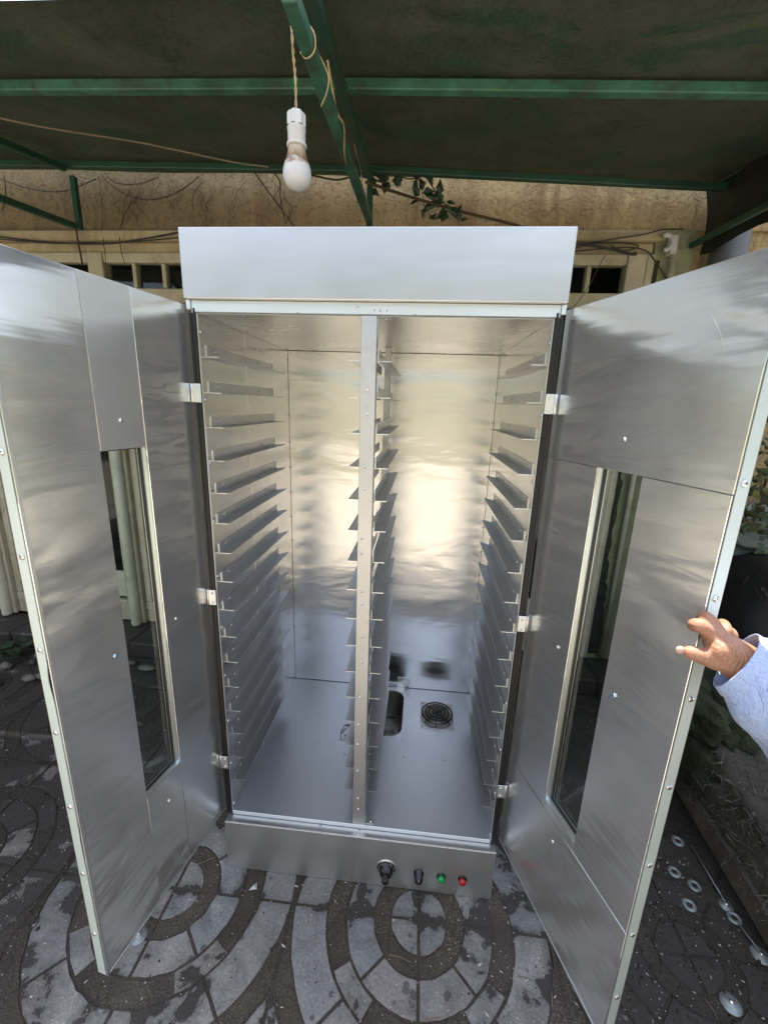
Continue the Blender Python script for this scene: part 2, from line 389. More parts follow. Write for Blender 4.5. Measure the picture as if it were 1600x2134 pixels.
# ------------------------------------------------------------------ mesh building
class MB:
    def __init__(s): s.v = []; s.f = []; s.mi = []; s.mats = []; s.sm = []

    def _m(s, mat):
        if mat not in s.mats: s.mats.append(mat)
        return s.mats.index(mat)

    def add(s, vs_, fs, mat, smooth=False):
        b = len(s.v); s.v += [Vector(p) for p in vs_]; k = s._m(mat)
        for f in fs: s.f.append([b + i for i in f]); s.mi.append(k); s.sm.append(smooth)

    def box(s, a, b, mat, fr=None):
        x0, y0, z0 = a; x1, y1, z1 = b
        vs_ = [(x, y, z) for x in (x0, x1) for y in (y0, y1) for z in (z0, z1)]
        if fr: vs_ = [fr(*p) for p in vs_]
        s.add(vs_, [(0, 1, 3, 2), (4, 6, 7, 5), (0, 4, 5, 1), (2, 3, 7, 6), (0, 2, 6, 4), (1, 5, 7, 3)], mat)

    def bar(s, a, b, w, h, mat, up=(0, 0, 1)):
        a = Vector(a); b = Vector(b); d = (b - a).normalized(); u = Vector(up)
        if abs(d.dot(u)) > .98: u = Vector((0, 1, 0))
        x = d.cross(u).normalized(); z = x.cross(d).normalized()
        vs_ = [p + x * (sx * w / 2) + z * (sz * h / 2) for p in (a, b) for sx in (-1, 1) for sz in (-1, 1)]
        s.add(vs_, [(0, 1, 3, 2), (4, 6, 7, 5), (0, 4, 5, 1), (2, 3, 7, 6), (0, 2, 6, 4), (1, 5, 7, 3)], mat)

    def lathe(s, o, axis, prof, mat, n=20, smooth=True):
        """prof: list of (radius, distance along axis)"""
        o = Vector(o); ax = Vector(axis).normalized()
        t = Vector((0, 0, 1)) if abs(ax.z) < .9 else Vector((1, 0, 0))
        x = ax.cross(t).normalized(); y = ax.cross(x).normalized()
        vs_ = []; fs = []
        for r, d in prof:
            for k in range(n):
                a = 2 * math.pi * k / n
                vs_.append(o + ax * d + x * (math.cos(a) * r) + y * (math.sin(a) * r))
        for i in range(len(prof) - 1):
            for k in range(n):
                fs.append((i * n + k, i * n + (k + 1) % n, (i + 1) * n + (k + 1) % n, (i + 1) * n + k))
        fs.append(tuple(range(n))[::-1]); fs.append(tuple((len(prof) - 1) * n + k for k in range(n)))
        s.add(vs_, fs, mat, smooth)

    def tube(s, pts, r, mat, n=6, smooth=True, closed=False):
        pts = [Vector(p) for p in pts]; vs_ = []; fs = []; L = len(pts); px = None
        for i, p in enumerate(pts):
            a = pts[i - 1] if (i > 0 or closed) else p; b = pts[(i + 1) % L] if (i < L - 1 or closed) else p
            d = (b - a).normalized()
            if px is None: px = d.cross(Vector((.31, .2, .93))).normalized()
            px = (px - d * px.dot(d)).normalized(); py = d.cross(px)
            rr = r(i / (L - 1)) if callable(r) else r
            for k in range(n):
                t = 2 * math.pi * k / n; vs_.append(p + px * (math.cos(t) * rr) + py * (math.sin(t) * rr))
        for i in range(L if closed else L - 1):
            j = (i + 1) % L
            for k in range(n): fs.append((i * n + k, i * n + (k + 1) % n, j * n + (k + 1) % n, j * n + k))
        if not closed: fs.append(tuple(range(n))[::-1]); fs.append(tuple((L - 1) * n + k for k in range(n)))
        s.add(vs_, fs, mat, smooth)

    def build(s, name, parent=None, bevel=0, origin=None, seg=1, **props):
        me = bpy.data.meshes.new(name)
        o = bpy.data.objects.new(name, me)
        base = Vector((0, 0, 0))
        pw = parent_loc(parent) if parent else Vector((0, 0, 0))
        org = Vector(origin) if origin is not None else (pw if parent else Vector((0, 0, 0)))
        me.from_pydata([tuple(p - org) for p in s.v], [], s.f)
        for mt in s.mats: me.materials.append(M[mt])
        me.polygons.foreach_set('material_index', s.mi)
        bm = bmesh.new(); bm.from_mesh(me)
        for f, sm in zip(bm.faces, s.sm): f.smooth = sm
        bmesh.ops.recalc_face_normals(bm, faces=bm.faces)
        if bevel:
            ed = [e for e in bm.edges if len(e.link_faces) == 2 and e.calc_face_angle(0) > .6]
            bmesh.ops.bevel(bm, geom=ed, offset=bevel, segments=seg, affect='EDGES', profile=.5, clamp_overlap=True)
        uvs(bm)
        bm.to_mesh(me); bm.free()
        o.location = org - pw
        if parent: o.parent = parent
        col.objects.link(o)
        for k, v in props.items(): o[k] = v
        return o


def uvs(bm):
    uv = bm.loops.layers.uv.new('UVMap')
    for f in bm.faces:
        n = f.normal
        if abs(n.z) > .7: tx = Vector((1, 0, 0)); ty = Vector((0, 1, 0))
        else: tx = Vector((-n.y, n.x, 0)).normalized(); ty = Vector((0, 0, 1))
        for l in f.loops: l[uv].uv = (l.vert.co.dot(tx), l.vert.co.dot(ty))


def parent_loc(o):
    v = Vector(o.location)
    while o.parent: o = o.parent; v = v + o.location
    return v


def thing(name, loc, label, cat, group=None):
    o = bpy.data.objects.new(name, None); col.objects.link(o); o.location = loc; o.empty_display_size = .1
    tag(o, label, cat, group); return o


def tag(o, label, cat, group=None):
    o['label'] = label; o['category'] = cat
    if group: o['group'] = group
    return o


def clone(o, loc, parent=None, rot=None):
    c = o.copy(); col.objects.link(c); c.location = loc
    if parent: c.parent = parent
    if rot is not None: c.rotation_euler = rot
    return c


# ================================================================== SETTING
# ---- ground ----
g = MB()
GN = 60
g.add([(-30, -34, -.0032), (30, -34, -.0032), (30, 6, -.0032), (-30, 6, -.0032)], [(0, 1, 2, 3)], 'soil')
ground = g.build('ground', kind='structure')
q = MB()
for (x0, y0, x1, y1) in ((-30, -34, 30, -1.45), (-30, -1.45, -3.9, 1.3), (2.75, -1.45, 30, 1.3)): q.box((x0, y0, -.0028), (x1, y1, .002), 'dust')
q.build('courtyard_ground', kind='structure')  # pale ground out of view, added to brighten the steel's reflections

# courtyard paving of concentric rings set in square bays
CELL = .817; CX, CY = .217, -.118


def poly_clip(poly, x0, x1, y0, y1):
    def cl(P, ins, inter):
        out = []
        for i in range(len(P)):
            a, b = P[i - 1], P[i]
            if ins(b):
                if not ins(a): out.append(inter(a, b))
                out.append(b)
            elif ins(a): out.append(inter(a, b))
        return out
    def ix(c): return lambda a, b: (c, a[1] + (b[1] - a[1]) * (c - a[0]) / (b[0] - a[0]))
    def iy(c): return lambda a, b: (a[0] + (b[0] - a[0]) * (c - a[1]) / (b[1] - a[1]), c)
    for ins, inter in ((lambda p: p[0] >= x0, ix(x0)), (lambda p: p[0] <= x1, ix(x1)), (lambda p: p[1] >= y0, iy(y0)), (lambda p: p[1] <= y1, iy(y1))):
        if len(poly) < 3: return []
        poly = cl(poly, ins, inter)
    return poly


def sector(cx, cy, r0, r1, a0, a1, gap, seed):
    rnd = random.Random(seed)
    pts = []
    n = max(3, int(abs(a1 - a0) / 5))
    def ring(r, rev):
        q = []
        ga = math.degrees(gap / max(r, .02))
        for k in range(n + 1):
            a = (a0 + ga) + (a1 - a0 - 2 * ga) * k / n
            rr = r + rnd.uniform(-.0008, .0008) + .004 * mnoise.noise(Vector(((cx + r * math.cos(R(a))) * 30, (cy + r * math.sin(R(a))) * 30, r * 9)))
            q.append((cx + rr * math.cos(R(a)), cy + rr * math.sin(R(a))))
        return q[::-1] if rev else q
    pts += ring(r1, False)
    if r0 < .02: pts.append((cx + gap * 1.5 * math.cos(R((a0 + a1) / 2)), cy + gap * 1.5 * math.sin(R((a0 + a1) / 2))))
    else: pts += ring(r0, True)
    return pts


def area(p): return abs(sum(p[i - 1][0] * p[i][1] - p[i][0] * p[i - 1][1] for i in range(len(p)))) / 2


stones = []
for i in range(-4, 3):
    for j in range(-1, 2):
        cx, cy_ = CX + i * CELL, CY + j * CELL; h = CELL / 2 - .005
        rnd = random.Random(i * 31 + j * 7)
        cell = []
        for k in range(4):
            a = 90 * k; d = a + 45
            cell.append(('stone', sector(cx, cy_, 0, .088, a, a + 90, .0045, i * 99 + k)))
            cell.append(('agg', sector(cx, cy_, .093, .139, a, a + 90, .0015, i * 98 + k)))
            cell.append(('stone', sector(cx, cy_, .145, .228, a, d, .0045, i * 97 + k)))
            cell.append(('stone', sector(cx, cy_, .145, .228, d, a + 90, .0045, i * 96 + k)))
            ins = 13 + rnd.uniform(-2, 4)
            cell.append(('stone', sector(cx, cy_, .236, .288, d - ins, d + ins, .002, i * 95 + k)))
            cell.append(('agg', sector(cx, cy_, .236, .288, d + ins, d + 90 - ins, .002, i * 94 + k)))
            cell.append(('stone', sector(cx, cy_, .296, .398, a, d, .0045, i * 93 + k)))
            cell.append(('stone', sector(cx, cy_, .296, .398, d, a + 90, .0045, i * 92 + k)))
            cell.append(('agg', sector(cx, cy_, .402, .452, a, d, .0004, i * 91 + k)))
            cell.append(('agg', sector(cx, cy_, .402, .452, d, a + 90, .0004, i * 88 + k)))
            cell.append(('stone', sector(cx, cy_, .460, .62, a, d, .003, i * 90 + k)))
            cell.append(('stone', sector(cx, cy_, .460, .62, d, a + 90, .003, i * 89 + k)))
        for mt, p in cell:
            p = poly_clip(p, cx - h, cx + h, cy_ - h, cy_ + h)
            if len(p) >= 3 and area(p) > 2e-4: stones.append((mt, p))


def vis_key(p):
    x = sum(q[0] for q in p) / len(p); y = sum(q[1] for q in p) / len(p)
    d = Vector((x, y, 0)) - CAM; z = d.dot(C_F)
    if z < .1: return None, x, y
    px = 800 + FPX * d.dot(C_R) / z; py = 1067 - FPX * d.dot(C_U) / z
    return (px, py, z), x, y


def stone_mb(mb, mt, p, dz):
    if sum(p[i - 1][0] * p[i][1] - p[i][0] * p[i - 1][1] for i in range(len(p))) < 0: p = p[::-1]
    n = len(p); top = []
    for i in range(n):          # chamfered arris
        a, b, c = Vector(p[i - 1]), Vector(p[i]), Vector(p[(i + 1) % n])
        e1 = (b - a); e2 = (c - b)
        n1 = Vector((-e1.y, e1.x)); n2 = Vector((-e2.y, e2.x))
        if n1.length > 1e-9: n1.normalize()
        if n2.length > 1e-9: n2.normalize()
        q = n1 + n2
        if q.length < 1e-6: q = n2
        top.append(b + q.normalized() * .0016)
    z1 = dz; z0 = -.02
    vs_ = [(x, y, z0) for x, y in p] + [(x, y, z1 - .0018) for x, y in p] + [(q.x, q.y, z1) for q in top]
    fs = []
    for i in range(n):
        j = (i + 1) % n
        fs += [(i, j, n + j, n + i), (n + i, n + j, 2 * n + j, 2 * n + i)]
    fs.append(tuple(2 * n + i for i in range(n)))
    mb.add(vs_, fs, mt)


ranked = []
for mt, p in stones:
    k, x, y = vis_key(p)
    if abs(x) < .42 and .03 < y < .70: continue       # under the cabinet's plinth
    if y > 1.05: continue
    vis = k is not None and -60 < k[0] < 1660 and -50 < k[1] < 2230
    ranked.append((0 if vis else 1, -area(p) / (k[2] ** 2 if k else 1), mt, p))
ranked.sort(key=lambda t: (t[0], t[1]))
rest = MB()
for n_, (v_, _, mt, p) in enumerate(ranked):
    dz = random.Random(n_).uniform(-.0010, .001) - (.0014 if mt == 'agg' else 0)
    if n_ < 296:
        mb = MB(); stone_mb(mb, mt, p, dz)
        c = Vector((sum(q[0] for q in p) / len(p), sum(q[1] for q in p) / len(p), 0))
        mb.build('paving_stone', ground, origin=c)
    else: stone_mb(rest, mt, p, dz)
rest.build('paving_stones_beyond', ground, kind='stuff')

# ---- step under the wall ----
st = MB(); WY = 1.35
rn = random.Random(3)
step = thing('wall_step', (-.8, 1.22, 0), 'cracked concrete step running along the foot of the old wall', 'step')
x = -3.4
while x < 2.4:
    L = rn.uniform(.38, .62); mb = MB(); fy = 1.085 + rn.uniform(-.015, .015); z = .098 + rn.uniform(-.008, .006)
    mb.box((x + .003, fy, 0), (x + L - .003, 1.349, z), 'soilstone'if 0 else 'wood' if 0 else 'stone')
    mb.build('step_block', step, bevel=.008); x += L

# ---- old building wall ----
wall = thing('building_wall', (-.6, WY, 0), 'old ochre and pale green plastered wall behind the cabinet', 'wall')
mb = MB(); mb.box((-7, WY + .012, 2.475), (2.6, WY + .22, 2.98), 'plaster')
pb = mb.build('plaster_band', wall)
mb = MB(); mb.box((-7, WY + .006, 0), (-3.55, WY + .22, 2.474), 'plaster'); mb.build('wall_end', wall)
mb = MB(); mb.box((1.245, WY + .003, 0), (1.43, WY + .22, 2.474), 'plaster_green'); mb.build('green_pier', wall, label='pale green pier stained with black mould')
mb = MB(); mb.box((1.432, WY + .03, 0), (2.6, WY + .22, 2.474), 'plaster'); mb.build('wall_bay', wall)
mb = MB()
mb.box((-3.55, WY - .02, 2.42), (1.30, WY + .05, 2.472), 'moulding')
mb.box((-3.55, WY - .002, 2.362), (1.24, WY + .05, 2.419), 'moulding')
mb.build('lintel_moulding', wall, bevel=.012, seg=2)
# irregular mould strip running down beside the frame
mb = MB(); rn = random.Random(5); L_ = []; R_ = []
for k in range(60):
    z = .12 + (2.34 - .12) * k / 59
    cxm = 1.262 + .012 * mnoise.noise(Vector((0, 0, z * 4)))
    wd = .012 + .022 * abs(mnoise.noise(Vector((3, 0, z * 9)))) + max(0, (.9 - z)) * .06
    L_.append((cxm - wd * .4, WY - .0005, z)); R_.append((cxm + wd + .02 * mnoise.noise(Vector((9, 1, z * 22))), WY - .0005, z))
vs_ = []
for a, b in zip(L_, R_): vs_ += [a, b, (a[0], WY + .01, a[2]), (b[0], WY + .01, b[2])]
fs = []
for k in range(59):
    a = 4 * k; fs += [(a, a + 1, a + 5, a + 4), (a + 1, a + 3, a + 7, a + 5), (a, a + 4, a + 6, a + 2)]
mb.add(vs_, fs, 'mould'); mb.build('mould_stain', wall)
# reveal boxes of a dark room behind the glazing
mb = MB(); mb.box((-3.6, 2.6, 0), (1.3, 2.65, 2.5), 'dark_room'); mb.box((-3.6, 1.58, -.01), (1.3, 2.6, .0), 'dark_room')
mb.box((-3.6, 1.58, 2.48), (1.3, 2.6, 2.52), 'dark_room'); mb.box((-3.65, 1.58, 0), (-3.6, 2.6, 2.5), 'dark_room'); mb.box((1.3, 1.58, 0), (1.35, 2.6, 2.5), 'dark_room')
mb.build('room_shell', wall)

# ---- timber window front, one bay = one thing ----
BX = [-3.60, -2.66, -1.71, -.76, .19, 1.16]
sides = ['far left bay of', 'second bay from the left of', 'third bay from the left, just left of the cabinet, in', 'bay hidden mostly behind the cabinet in', 'rightmost bay, beside the pale green pier, in']
for b in range(5):
    x0, x1 = BX[b], BX[b + 1]
    wnd = thing('window_front', ((x0 + x1) / 2, WY, .1), sides[b] + ' the cream timber window front', 'window', 'cream timber window bays')
    f0 = x0 + .045; f1 = x1 - .045
    def rail(n, xa, xb, za, zb, ya=-.012, yb=.03, mt='cream'):
        q = MB(); q.box((xa, WY + ya, za), (xb, WY + yb, zb), mt); return q.build(n, wnd, bevel=.006, seg=2)
    rail('head_rail', f0, f1, 2.312, 2.361, -.02)
    rail('transom_rail', f0, f1, 2.115, 2.188, -.006)
    xs = [f0 + (f1 - f0) * k / 5 for k in range(6)]
    for k in range(1, 5): rail('glazing_bar', xs[k] - .012, xs[k] + .012, 2.189, 2.311, -.016)
    for k in range(5):
        q = MB(); q.box((xs[k] + .013, WY + .012, 2.19), (xs[k + 1] - .013, WY + .016, 2.31), 'glass'); q.build('pane', wnd)
    # two casements below
    xm = (f0 + f1) / 2
    for (a, c_) in ((f0, xm - .002), (xm + .002, f1)):
        rail('casement_stile', a, a + .045, .25, 2.114, 0, .035)
        rail('casement_stile', c_ - .045, c_, .25, 2.114, 0, .035)
        q = MB(); q.box((a + .046, WY + .014, .46), (c_ - .046, WY + .018, 2.114), 'glass'); q.build('pane', wnd)
        rail('kick_panel', a + .046, c_ - .046, .27, .455, .008, .03, 'cream_white')
    rail('bottom_rail', f0, f1, .19, .249, -.004, .04)
    rail('sill', f0, f1, .1, .189, .0, .05, 'cream')
    q = MB(); q.box((x1 - .044, WY - .03, .1), (x1 + .044, WY + .05, 2.361), 'cream'); q.build('mullion', wnd, bevel=.008, seg=2)
    q = MB(); q.lathe((x1 - .005, WY - .045, .1), (0, 0, 1), [(.030, 0), (.032, .01), (.032, 2.0), (.02, 2.01)], 'cream_white', 18); q.build('round_post', wnd)
mb = MB(); mb.box((1.205, WY - .026, .1), (1.243, WY + .05, 2.361), 'cream'); mb.build('frame_edge', wall, bevel=.006)
mb = MB(); mb.box((-1.655, WY + .04, .46), (-1.56, WY + .05, 2.0), 'pane_blue'); mb.build('blue_pane', wnd)  # stands in for the bluish look of this glass pane

# ================================================================== CANOPY
canopy = thing('canopy', (-.5, .6, 2.45), 'green tubed canopy frame carrying the dark canvas over the cabinet', 'canopy')


def tarp_z(x, y): return 2.469 + .163 * y - .026 * (x + .16)


mb = MB(); nx, ny = 60, 26; vs_ = []; fs = []
for j in range(ny + 1):
    for i in range(nx + 1):
        x = -5.0 + (1.47 + 5.0) * i / nx
        yf = .085 - .06 * max(0, x + .40) - (.03 if x > -.4 else 0)
        if x < -.9: yf += .0
        y1 = 1.28
        y = yf + (y1 - yf) * j / ny
        z = tarp_z(x, y) + .006 * mnoise.noise(Vector((x * 2, y * 2.5, 0)))
        vs_.append((x, y, z + .006))
for j in range(ny):
    for i in range(nx):
        a = j * (nx + 1) + i; fs.append((a, a + 1, a + nx + 2, a + nx + 1))
n0 = len(vs_)
vs2 = vs_ + [(x, y, z + .003) for x, y, z in vs_]
fs2 = fs + [tuple(n0 + k for k in f[::-1]) for f in fs]
mb.add(vs2, fs2, 'tarp', True)
mb.build('canvas_sheet', canopy)


def cbar(n, a, b, w, h, mt='green_paint', bev=.004):
    q = MB(); q.bar(a, b, w, h, mt); return q.build(n, canopy, bevel=bev, seg=2)


def ext(a, b, k0, k1):
    a = Vector(a); b = Vector(b); d = b - a; return a + d * k0, a + d * k1


# cross tubes (run along the wall)
a, b = ext((-.139, .4, 2.515), (1.05, .4, 2.476), 0, 1.35); cbar('cross_tube', a, b, .030, .030)
a, b = ext((-.139, .4, 2.515), (-1.256, .4, 2.538), 0, 4.2); cbar('cross_tube', a, b, .030, .030)
a, b = Vector((-4.9, 1.10, 2.745)), Vector((-.158, 1.10, 2.628)); cbar('cross_tube', a, b, .028, .028, 'green_dark')
a, b = Vector((-.158, 1.10, 2.628)), Vector((1.44, 1.21, 2.592)); cbar('cross_tube', a, b, .028, .028, 'green_dark')
# trusses (run away from the wall)
for x0, zo, zu in ((-.158, 0, 0), (-1.63, .03, -.02)):
    if x0 > -1:
        cbar('truss_chord', (x0 + .012, -.14, 2.335), (x0 + .003, 1.115, 2.43), .030, .032, 'green_paint')
        cbar('truss_chord', (x0 + .02, -.02, 2.436), (x0 + .0, 1.10, 2.605), .028, .030, 'green_dark')
    else:
        cbar('truss_chord', (x0 - .03, .55, 2.36), (x0 + .01, 1.10, 2.405), .026, .026, 'green_dark')
        cbar('truss_chord', (x0 - .05, -.05, 2.46), (x0 + .01, 1.08, 2.64), .026, .026, 'green_dark')
        cbar('truss_chord', (x0 - .05, -.05, 2.30), (x0 - .03, .549, 2.36), .026, .026, 'green_dark')
    cbar('truss_post', (x0 + .01 if x0 < -1 else x0, 1.13, 2.40), (x0 + .01 if x0 < -1 else x0, 1.13, 2.63), .026, .026, 'green_dark')
# side flap of black canvas on the right, with its own tube
mb = MB(); vs_ = []; fs = []; nz = 8; nyy = 24
for j in range(nyy + 1):
    y = 1.345 - 1.75 * j / nyy
    for k in range(nz + 1):
        t = k / nz; zt = 2.66 - .03 * (1.345 - y) - .12 * max(0, .6 - y); zb = 2.365 - .07 * (1.345 - y) - .02 * math.sin(j * .9)
        zz = zt + (zb - zt) * t
        vs_.append((1.425 + .02 * math.sin(j * .8 + t * 3) + .03 * t, y, zz))
for j in range(nyy):
    for k in range(nz):
        a = j * (nz + 1) + k; fs.append((a, a + 1, a + nz + 2, a + nz + 1))
mb.add(vs_, fs, 'flap', True); mb.build('side_flap', canopy, label='black canvas flap hanging from the right side')
cbar('flap_tube', (1.405, 1.335, 2.40), (1.405, -.3, 2.33), .024, .024, 'green_dark')
cbar('side_tube', (1.44, 1.30, 2.645), (1.42, -.3, 2.44), .024, .024, 'green_dark')

# ================================================================== CABINET
cab = thing('proofing_cabinet', (0, .36, 0), 'tall stainless steel proofing cabinet with both doors wide open', 'cabinet')
XI = .44; XO = .4597; D = .7312
# carcass
def part(n, boxes, mt, bevel=.0015, parent=None, **k):
    q = MB()
    for a, b in boxes: q.box(a, b, mt)
    return q.build(n, parent or cab, bevel=bevel, **k)


part('side_wall', [((-XO, .001, .204), (-XI - .0025, .77, 1.836))], 'steel_front')
part('side_wall', [((XI + .0025, .001, .204), (XO, .77, 1.836))], 'steel_front')
part('back_wall', [((-XO, .7712, .0), (XO, .79, 1.99))], 'steel_front')
# header: box with folded face
part('header', [((-.4626, -.0227, 1.8379), (.4626, .77, 1.9936))], 'header_steel' if 0 else 'steel_front', .003, seg=2) if 0 else None
q = MB(); q.box((-.4626, -.0227, 1.8379), (.4626, .77, 1.9936), 'steel_front'); header = q.build('header', cab, bevel=.0025, seg=2)
q = MB()
q.box((-.4553, -.0347, .002), (.4553, -.0317, .2018), 'steel_front'); q.box((-.4553, -.0316, .1995), (.4553, .0, .2016), 'steel_front')
q.box((-.4553, -.0316, .002), (-.4523, .77, .199), 'steel_front'); q.box((.4523, -.0316, .002), (.4553, .77, .199), 'steel_front')
plinth = q.build('plinth', cab, bevel=.0012, seg=2)
# lining
part('lining_side', [((-XI - .002, .002, .2161), (-XI, .290, 1.8064))], 'lining', .0008)
part('lining_side', [((-XI - .002, .2915, .2161), (-XI, D, 1.8064))], 'lining', .0008)
part('seam_edge', [((-XI - .0005, .2893, .2165), (-XI + .0008, .2915, 1.806))], 'trim', 0)
part('lining_side', [((XI, .002, .2161), (XI + .002, D, 1.8064))], 'lining', .0008)
part('lining_back', [((-XI, D, .2161), (XI, D + .002, 1.8064))], 'lining', 0)
part('corner_seam', [((-XI, D - .0016, .2162), (XI, D - .0003, .2178))], 'black', 0)
part('corner_seam', [((-XI + .0002, D - .0014, .2180), (-XI + .0014, D - .0003, 1.806))], 'dark_metal', 0)
part('corner_seam', [((XI - .0014, D - .0014, .2180), (XI - .0002, D - .0003, 1.806))], 'dark_metal', 0)
part('corner_seam', [((-XI + .0015, D - .0016, 1.8050), (XI - .0015, D - .0003, 1.8064))], 'black', 0)
part('lining_ceiling', [((-XI - .002, .002, 1.8068), (XI + .002, D + .002, 1.8088))], 'ceiling_steel', 0)
# floor with a rectangular cut-out for the water tank
hx0, hx1, hy0, hy1 = -.105, .13, .39, .705
part('lining_floor', [((-XI, -.0008, .2125), (XI, hy0, .2161)), ((-XI, hy1, .2125), (XI, D, .2161)), ((-XI, hy0, .2125), (hx0, hy1, .2161)), ((hx1, hy0, .2125), (XI, hy1, .2161))], 'floor_steel', 0)
part('floor_lip', [((-XI, -.0045, .2032), (XI, -.0012, .2178))], 'trim', .0008)
part('top_lip', [((-XI - .012, -.006, 1.8095), (XI + .012, .0, 1.8375))], 'trim', .0012)
# jambs
for s in (-1, 1):
    xs = sorted((s * .4415, s * .4625)); part('door_jamb', [((xs[0], -.004, .204), (xs[1], .0006, 1.8085))], 'black', .001)
    xs = sorted((s * .4435, s * .4490)); part('gasket', [((xs[0], -.0075, .204), (xs[1], -.0042, 1.82))], 'black', .0015)
    xs = sorted((s * .4545, s * .4585)); part('gasket', [((xs[0], -.007, .204), (xs[1], -.0042, 1.82))], 'black', .0015)
    xs = sorted((s * .4395, s * .4412)); part('jamb_edge', [((xs[0], -.005, .2165), (xs[1], .001, 1.8085))], 'trim', .0004)
    xs = sorted((s * .4525, s * .4640)); part('corner_cap', [((xs[0], -.0095, 1.815), (xs[1], -.0072, 1.8375))], 'trim', .001)


def screw(q, p, n, r=.0055, mt='rivet'):
    q.lathe(p, n, [(r, 0), (r, .0012), (r * .75, .0026), (r * .3, .0032)], mt, 10)
    q.lathe(Vector(p) + Vector(n).normalized() * .0033, n, [(r * .28, 0), (r * .2, .0002)], 'knob', 6)


q = MB(); screw(q, (-.028, -.0061, 1.824), (0, -1, 0), .004); sc_master = q.build('screw', cab, origin=(-.028, -.0061, 1.824))


def screw_at(p, parent, rot=None, src=None):
    return clone(src or sc_master, Vector(p) - parent_loc(parent), parent, rot)


# small drilled holes in the top lip
for x in (.012, .026, .043): q = MB(); q.box((x, -.0064, 1.817), (x + .0015, -.0061, 1.822), 'knob'); q.build('drill_mark', cab)
for x in (.11, -.18): q = MB(); q.box((x, -.0064, 1.8105), (x + .004, -.0061, 1.812), 'knob'); q.build('drill_mark', cab)
# centre post
pst = part('centre_post', [((-.0195, -.004, .2182), (.0195, -.001, 1.8085)), ((-.0195, -.001, .2182), (-.017, .03, 1.8062)), ((.017, -.001, .2182), (.0195, .03, 1.8062))], 'rail_post' if 0 else 'galv', .0008)
for z in (1.632, 1.573, 1.435, 1.375, 1.235, 1.19, 1.075, 1.035, .93, .845, .72, .62, .545, .44, .33, .285):
    screw_at((-.004 + .004 * math.sin(z * 9), -.0041, z), pst)
screw_at((.004, -.0048, .208), plinth); screw_at((.004, -.025, .2017), plinth, (R(-90), 0, 0)); screw_at((-.13, -.0048, .21), plinth)
part('rear_post', [((-.011, .562, .2161), (.011, .585, 1.8062))], 'galv', .0008)
for z in (.235, 1.79):
    part('bracket', [((.0205, .003, z - .018), (.050, .03, z - .0165)), ((.0198, .003, z - .0165), (.0215, .03, z + .018))] if z < 1 else [((.0205, .003, z + .0145), (.050, .03, z + .016)), ((.0198, .003, z - .03), (.0215, .03, z + .0145))], 'trim', .0004)
    screw_at((.040, .012, z - .0162 if z < 1 else z + .013), cab, (R(-90), 0, 0) if z < 1 else (R(90), 0, 0))
# tray rails: four banks of sixteen
def rail_mesh(sgn, L0, L1):
    q = MB(); s = sgn; t = .0014
    def bx(a, b):
        x0, x1 = sorted((a[0] * s, b[0] * s)); q.box((x0, a[1], a[2]), (x1, b[1], b[2]), 'rail')
    bx((0, L0, 0), (t, L1 - .035, .030))
    # the flange tapers at its far tip
    y0, y1 = L0, L1
    pts = [(t, y0), (.034, y0), (.034, y1 - .012), (.030, y1), (t, y1 - .036)]
    vs_ = [(x * s, y, 0) for x, y in pts] + [(x * s, y, t) for x, y in pts]
    n = len(pts); q.add(vs_, [tuple(range(n))[::-1], tuple(n + k for k in range(n))] + [(k, (k + 1) % n, n + (k + 1) % n, n + k) for k in range(n)], 'rail')
    def cap(a, b):  # bright strip added as the highlight on the rail's cut front edges
        x0, x1 = sorted((a[0] * s, b[0] * s)); q.box((x0, a[1], a[2]), (x1, b[1], b[2]), 'trim')
    cap((0, L0 - .0012, -.0002), (.0345, L0 - .0001, .0021)); cap((0, L0 - .0012, .0022), (.0021, L0 - .0001, .0305))
    for y in (L0 + .045, L0 + .36, L1 - .05):
        q.lathe((s * t, y, .018), (s, 0, 0), [(.005, 0), (.0048, .0012), (.002, .002)], 'rivet', 8)
    return q


srcs = {}
banks = [(-XI + .0004, 1, .030, .575), (XI - .0004, -1, .026, .590), (-.0205, -1, .034, .585), (.0205, 1, .034, .585)]
rnr = random.Random(11)
for bx_, sg, l0, l1 in banks:
    for k in range(16):
        z = 1.705 - .09247 * k
        key = (bx_)
        if key not in srcs:
            srcs[key] = rail_mesh(sg, l0, l1).build('tray_rail', cab, origin=(0, 0, 0)); o = srcs[key]
            o.location = Vector((bx_, 0, z)) - parent_loc(cab)
        else:
            o = clone(srcs[key], Vector((bx_, rnr.uniform(-.003, .003), z + rnr.uniform(-.0015, .0015))) - parent_loc(cab), cab)
            o.rotation_euler = (R(rnr.uniform(-.25, .25)), 0, 0)
# rivets along lining front edges and back corners
q = MB(); screw(q, (0, 0, 0), (0, 0, 1), .0055)
rv = q.build('rivet', cab, origin=(0, 0, 0)); rv.location = Vector((-XI, .010, 1.765)) - parent_loc(cab); rv.rotation_euler = (0, R(90), 0)
for k in range(1, 10):
    clone(rv, Vector((-XI, .010, 1.765 - .17 * k)) - parent_loc(cab), cab, (0, R(90), 0))
for k in range(10):
    clone(rv, Vector((XI, .010, 1.755 - .17 * k)) - parent_loc(cab), cab, (0, R(-90), 0))
for k in range(14):
    for xx, rr in ((-XI + .004, 1), (XI - .004, -1)):
        c = clone(rv, Vector((xx, D - .001, 1.77 - .115 * k)) - parent_loc(cab), cab, (R(90), 0, 0)); c.scale = (.6, .6, .6)
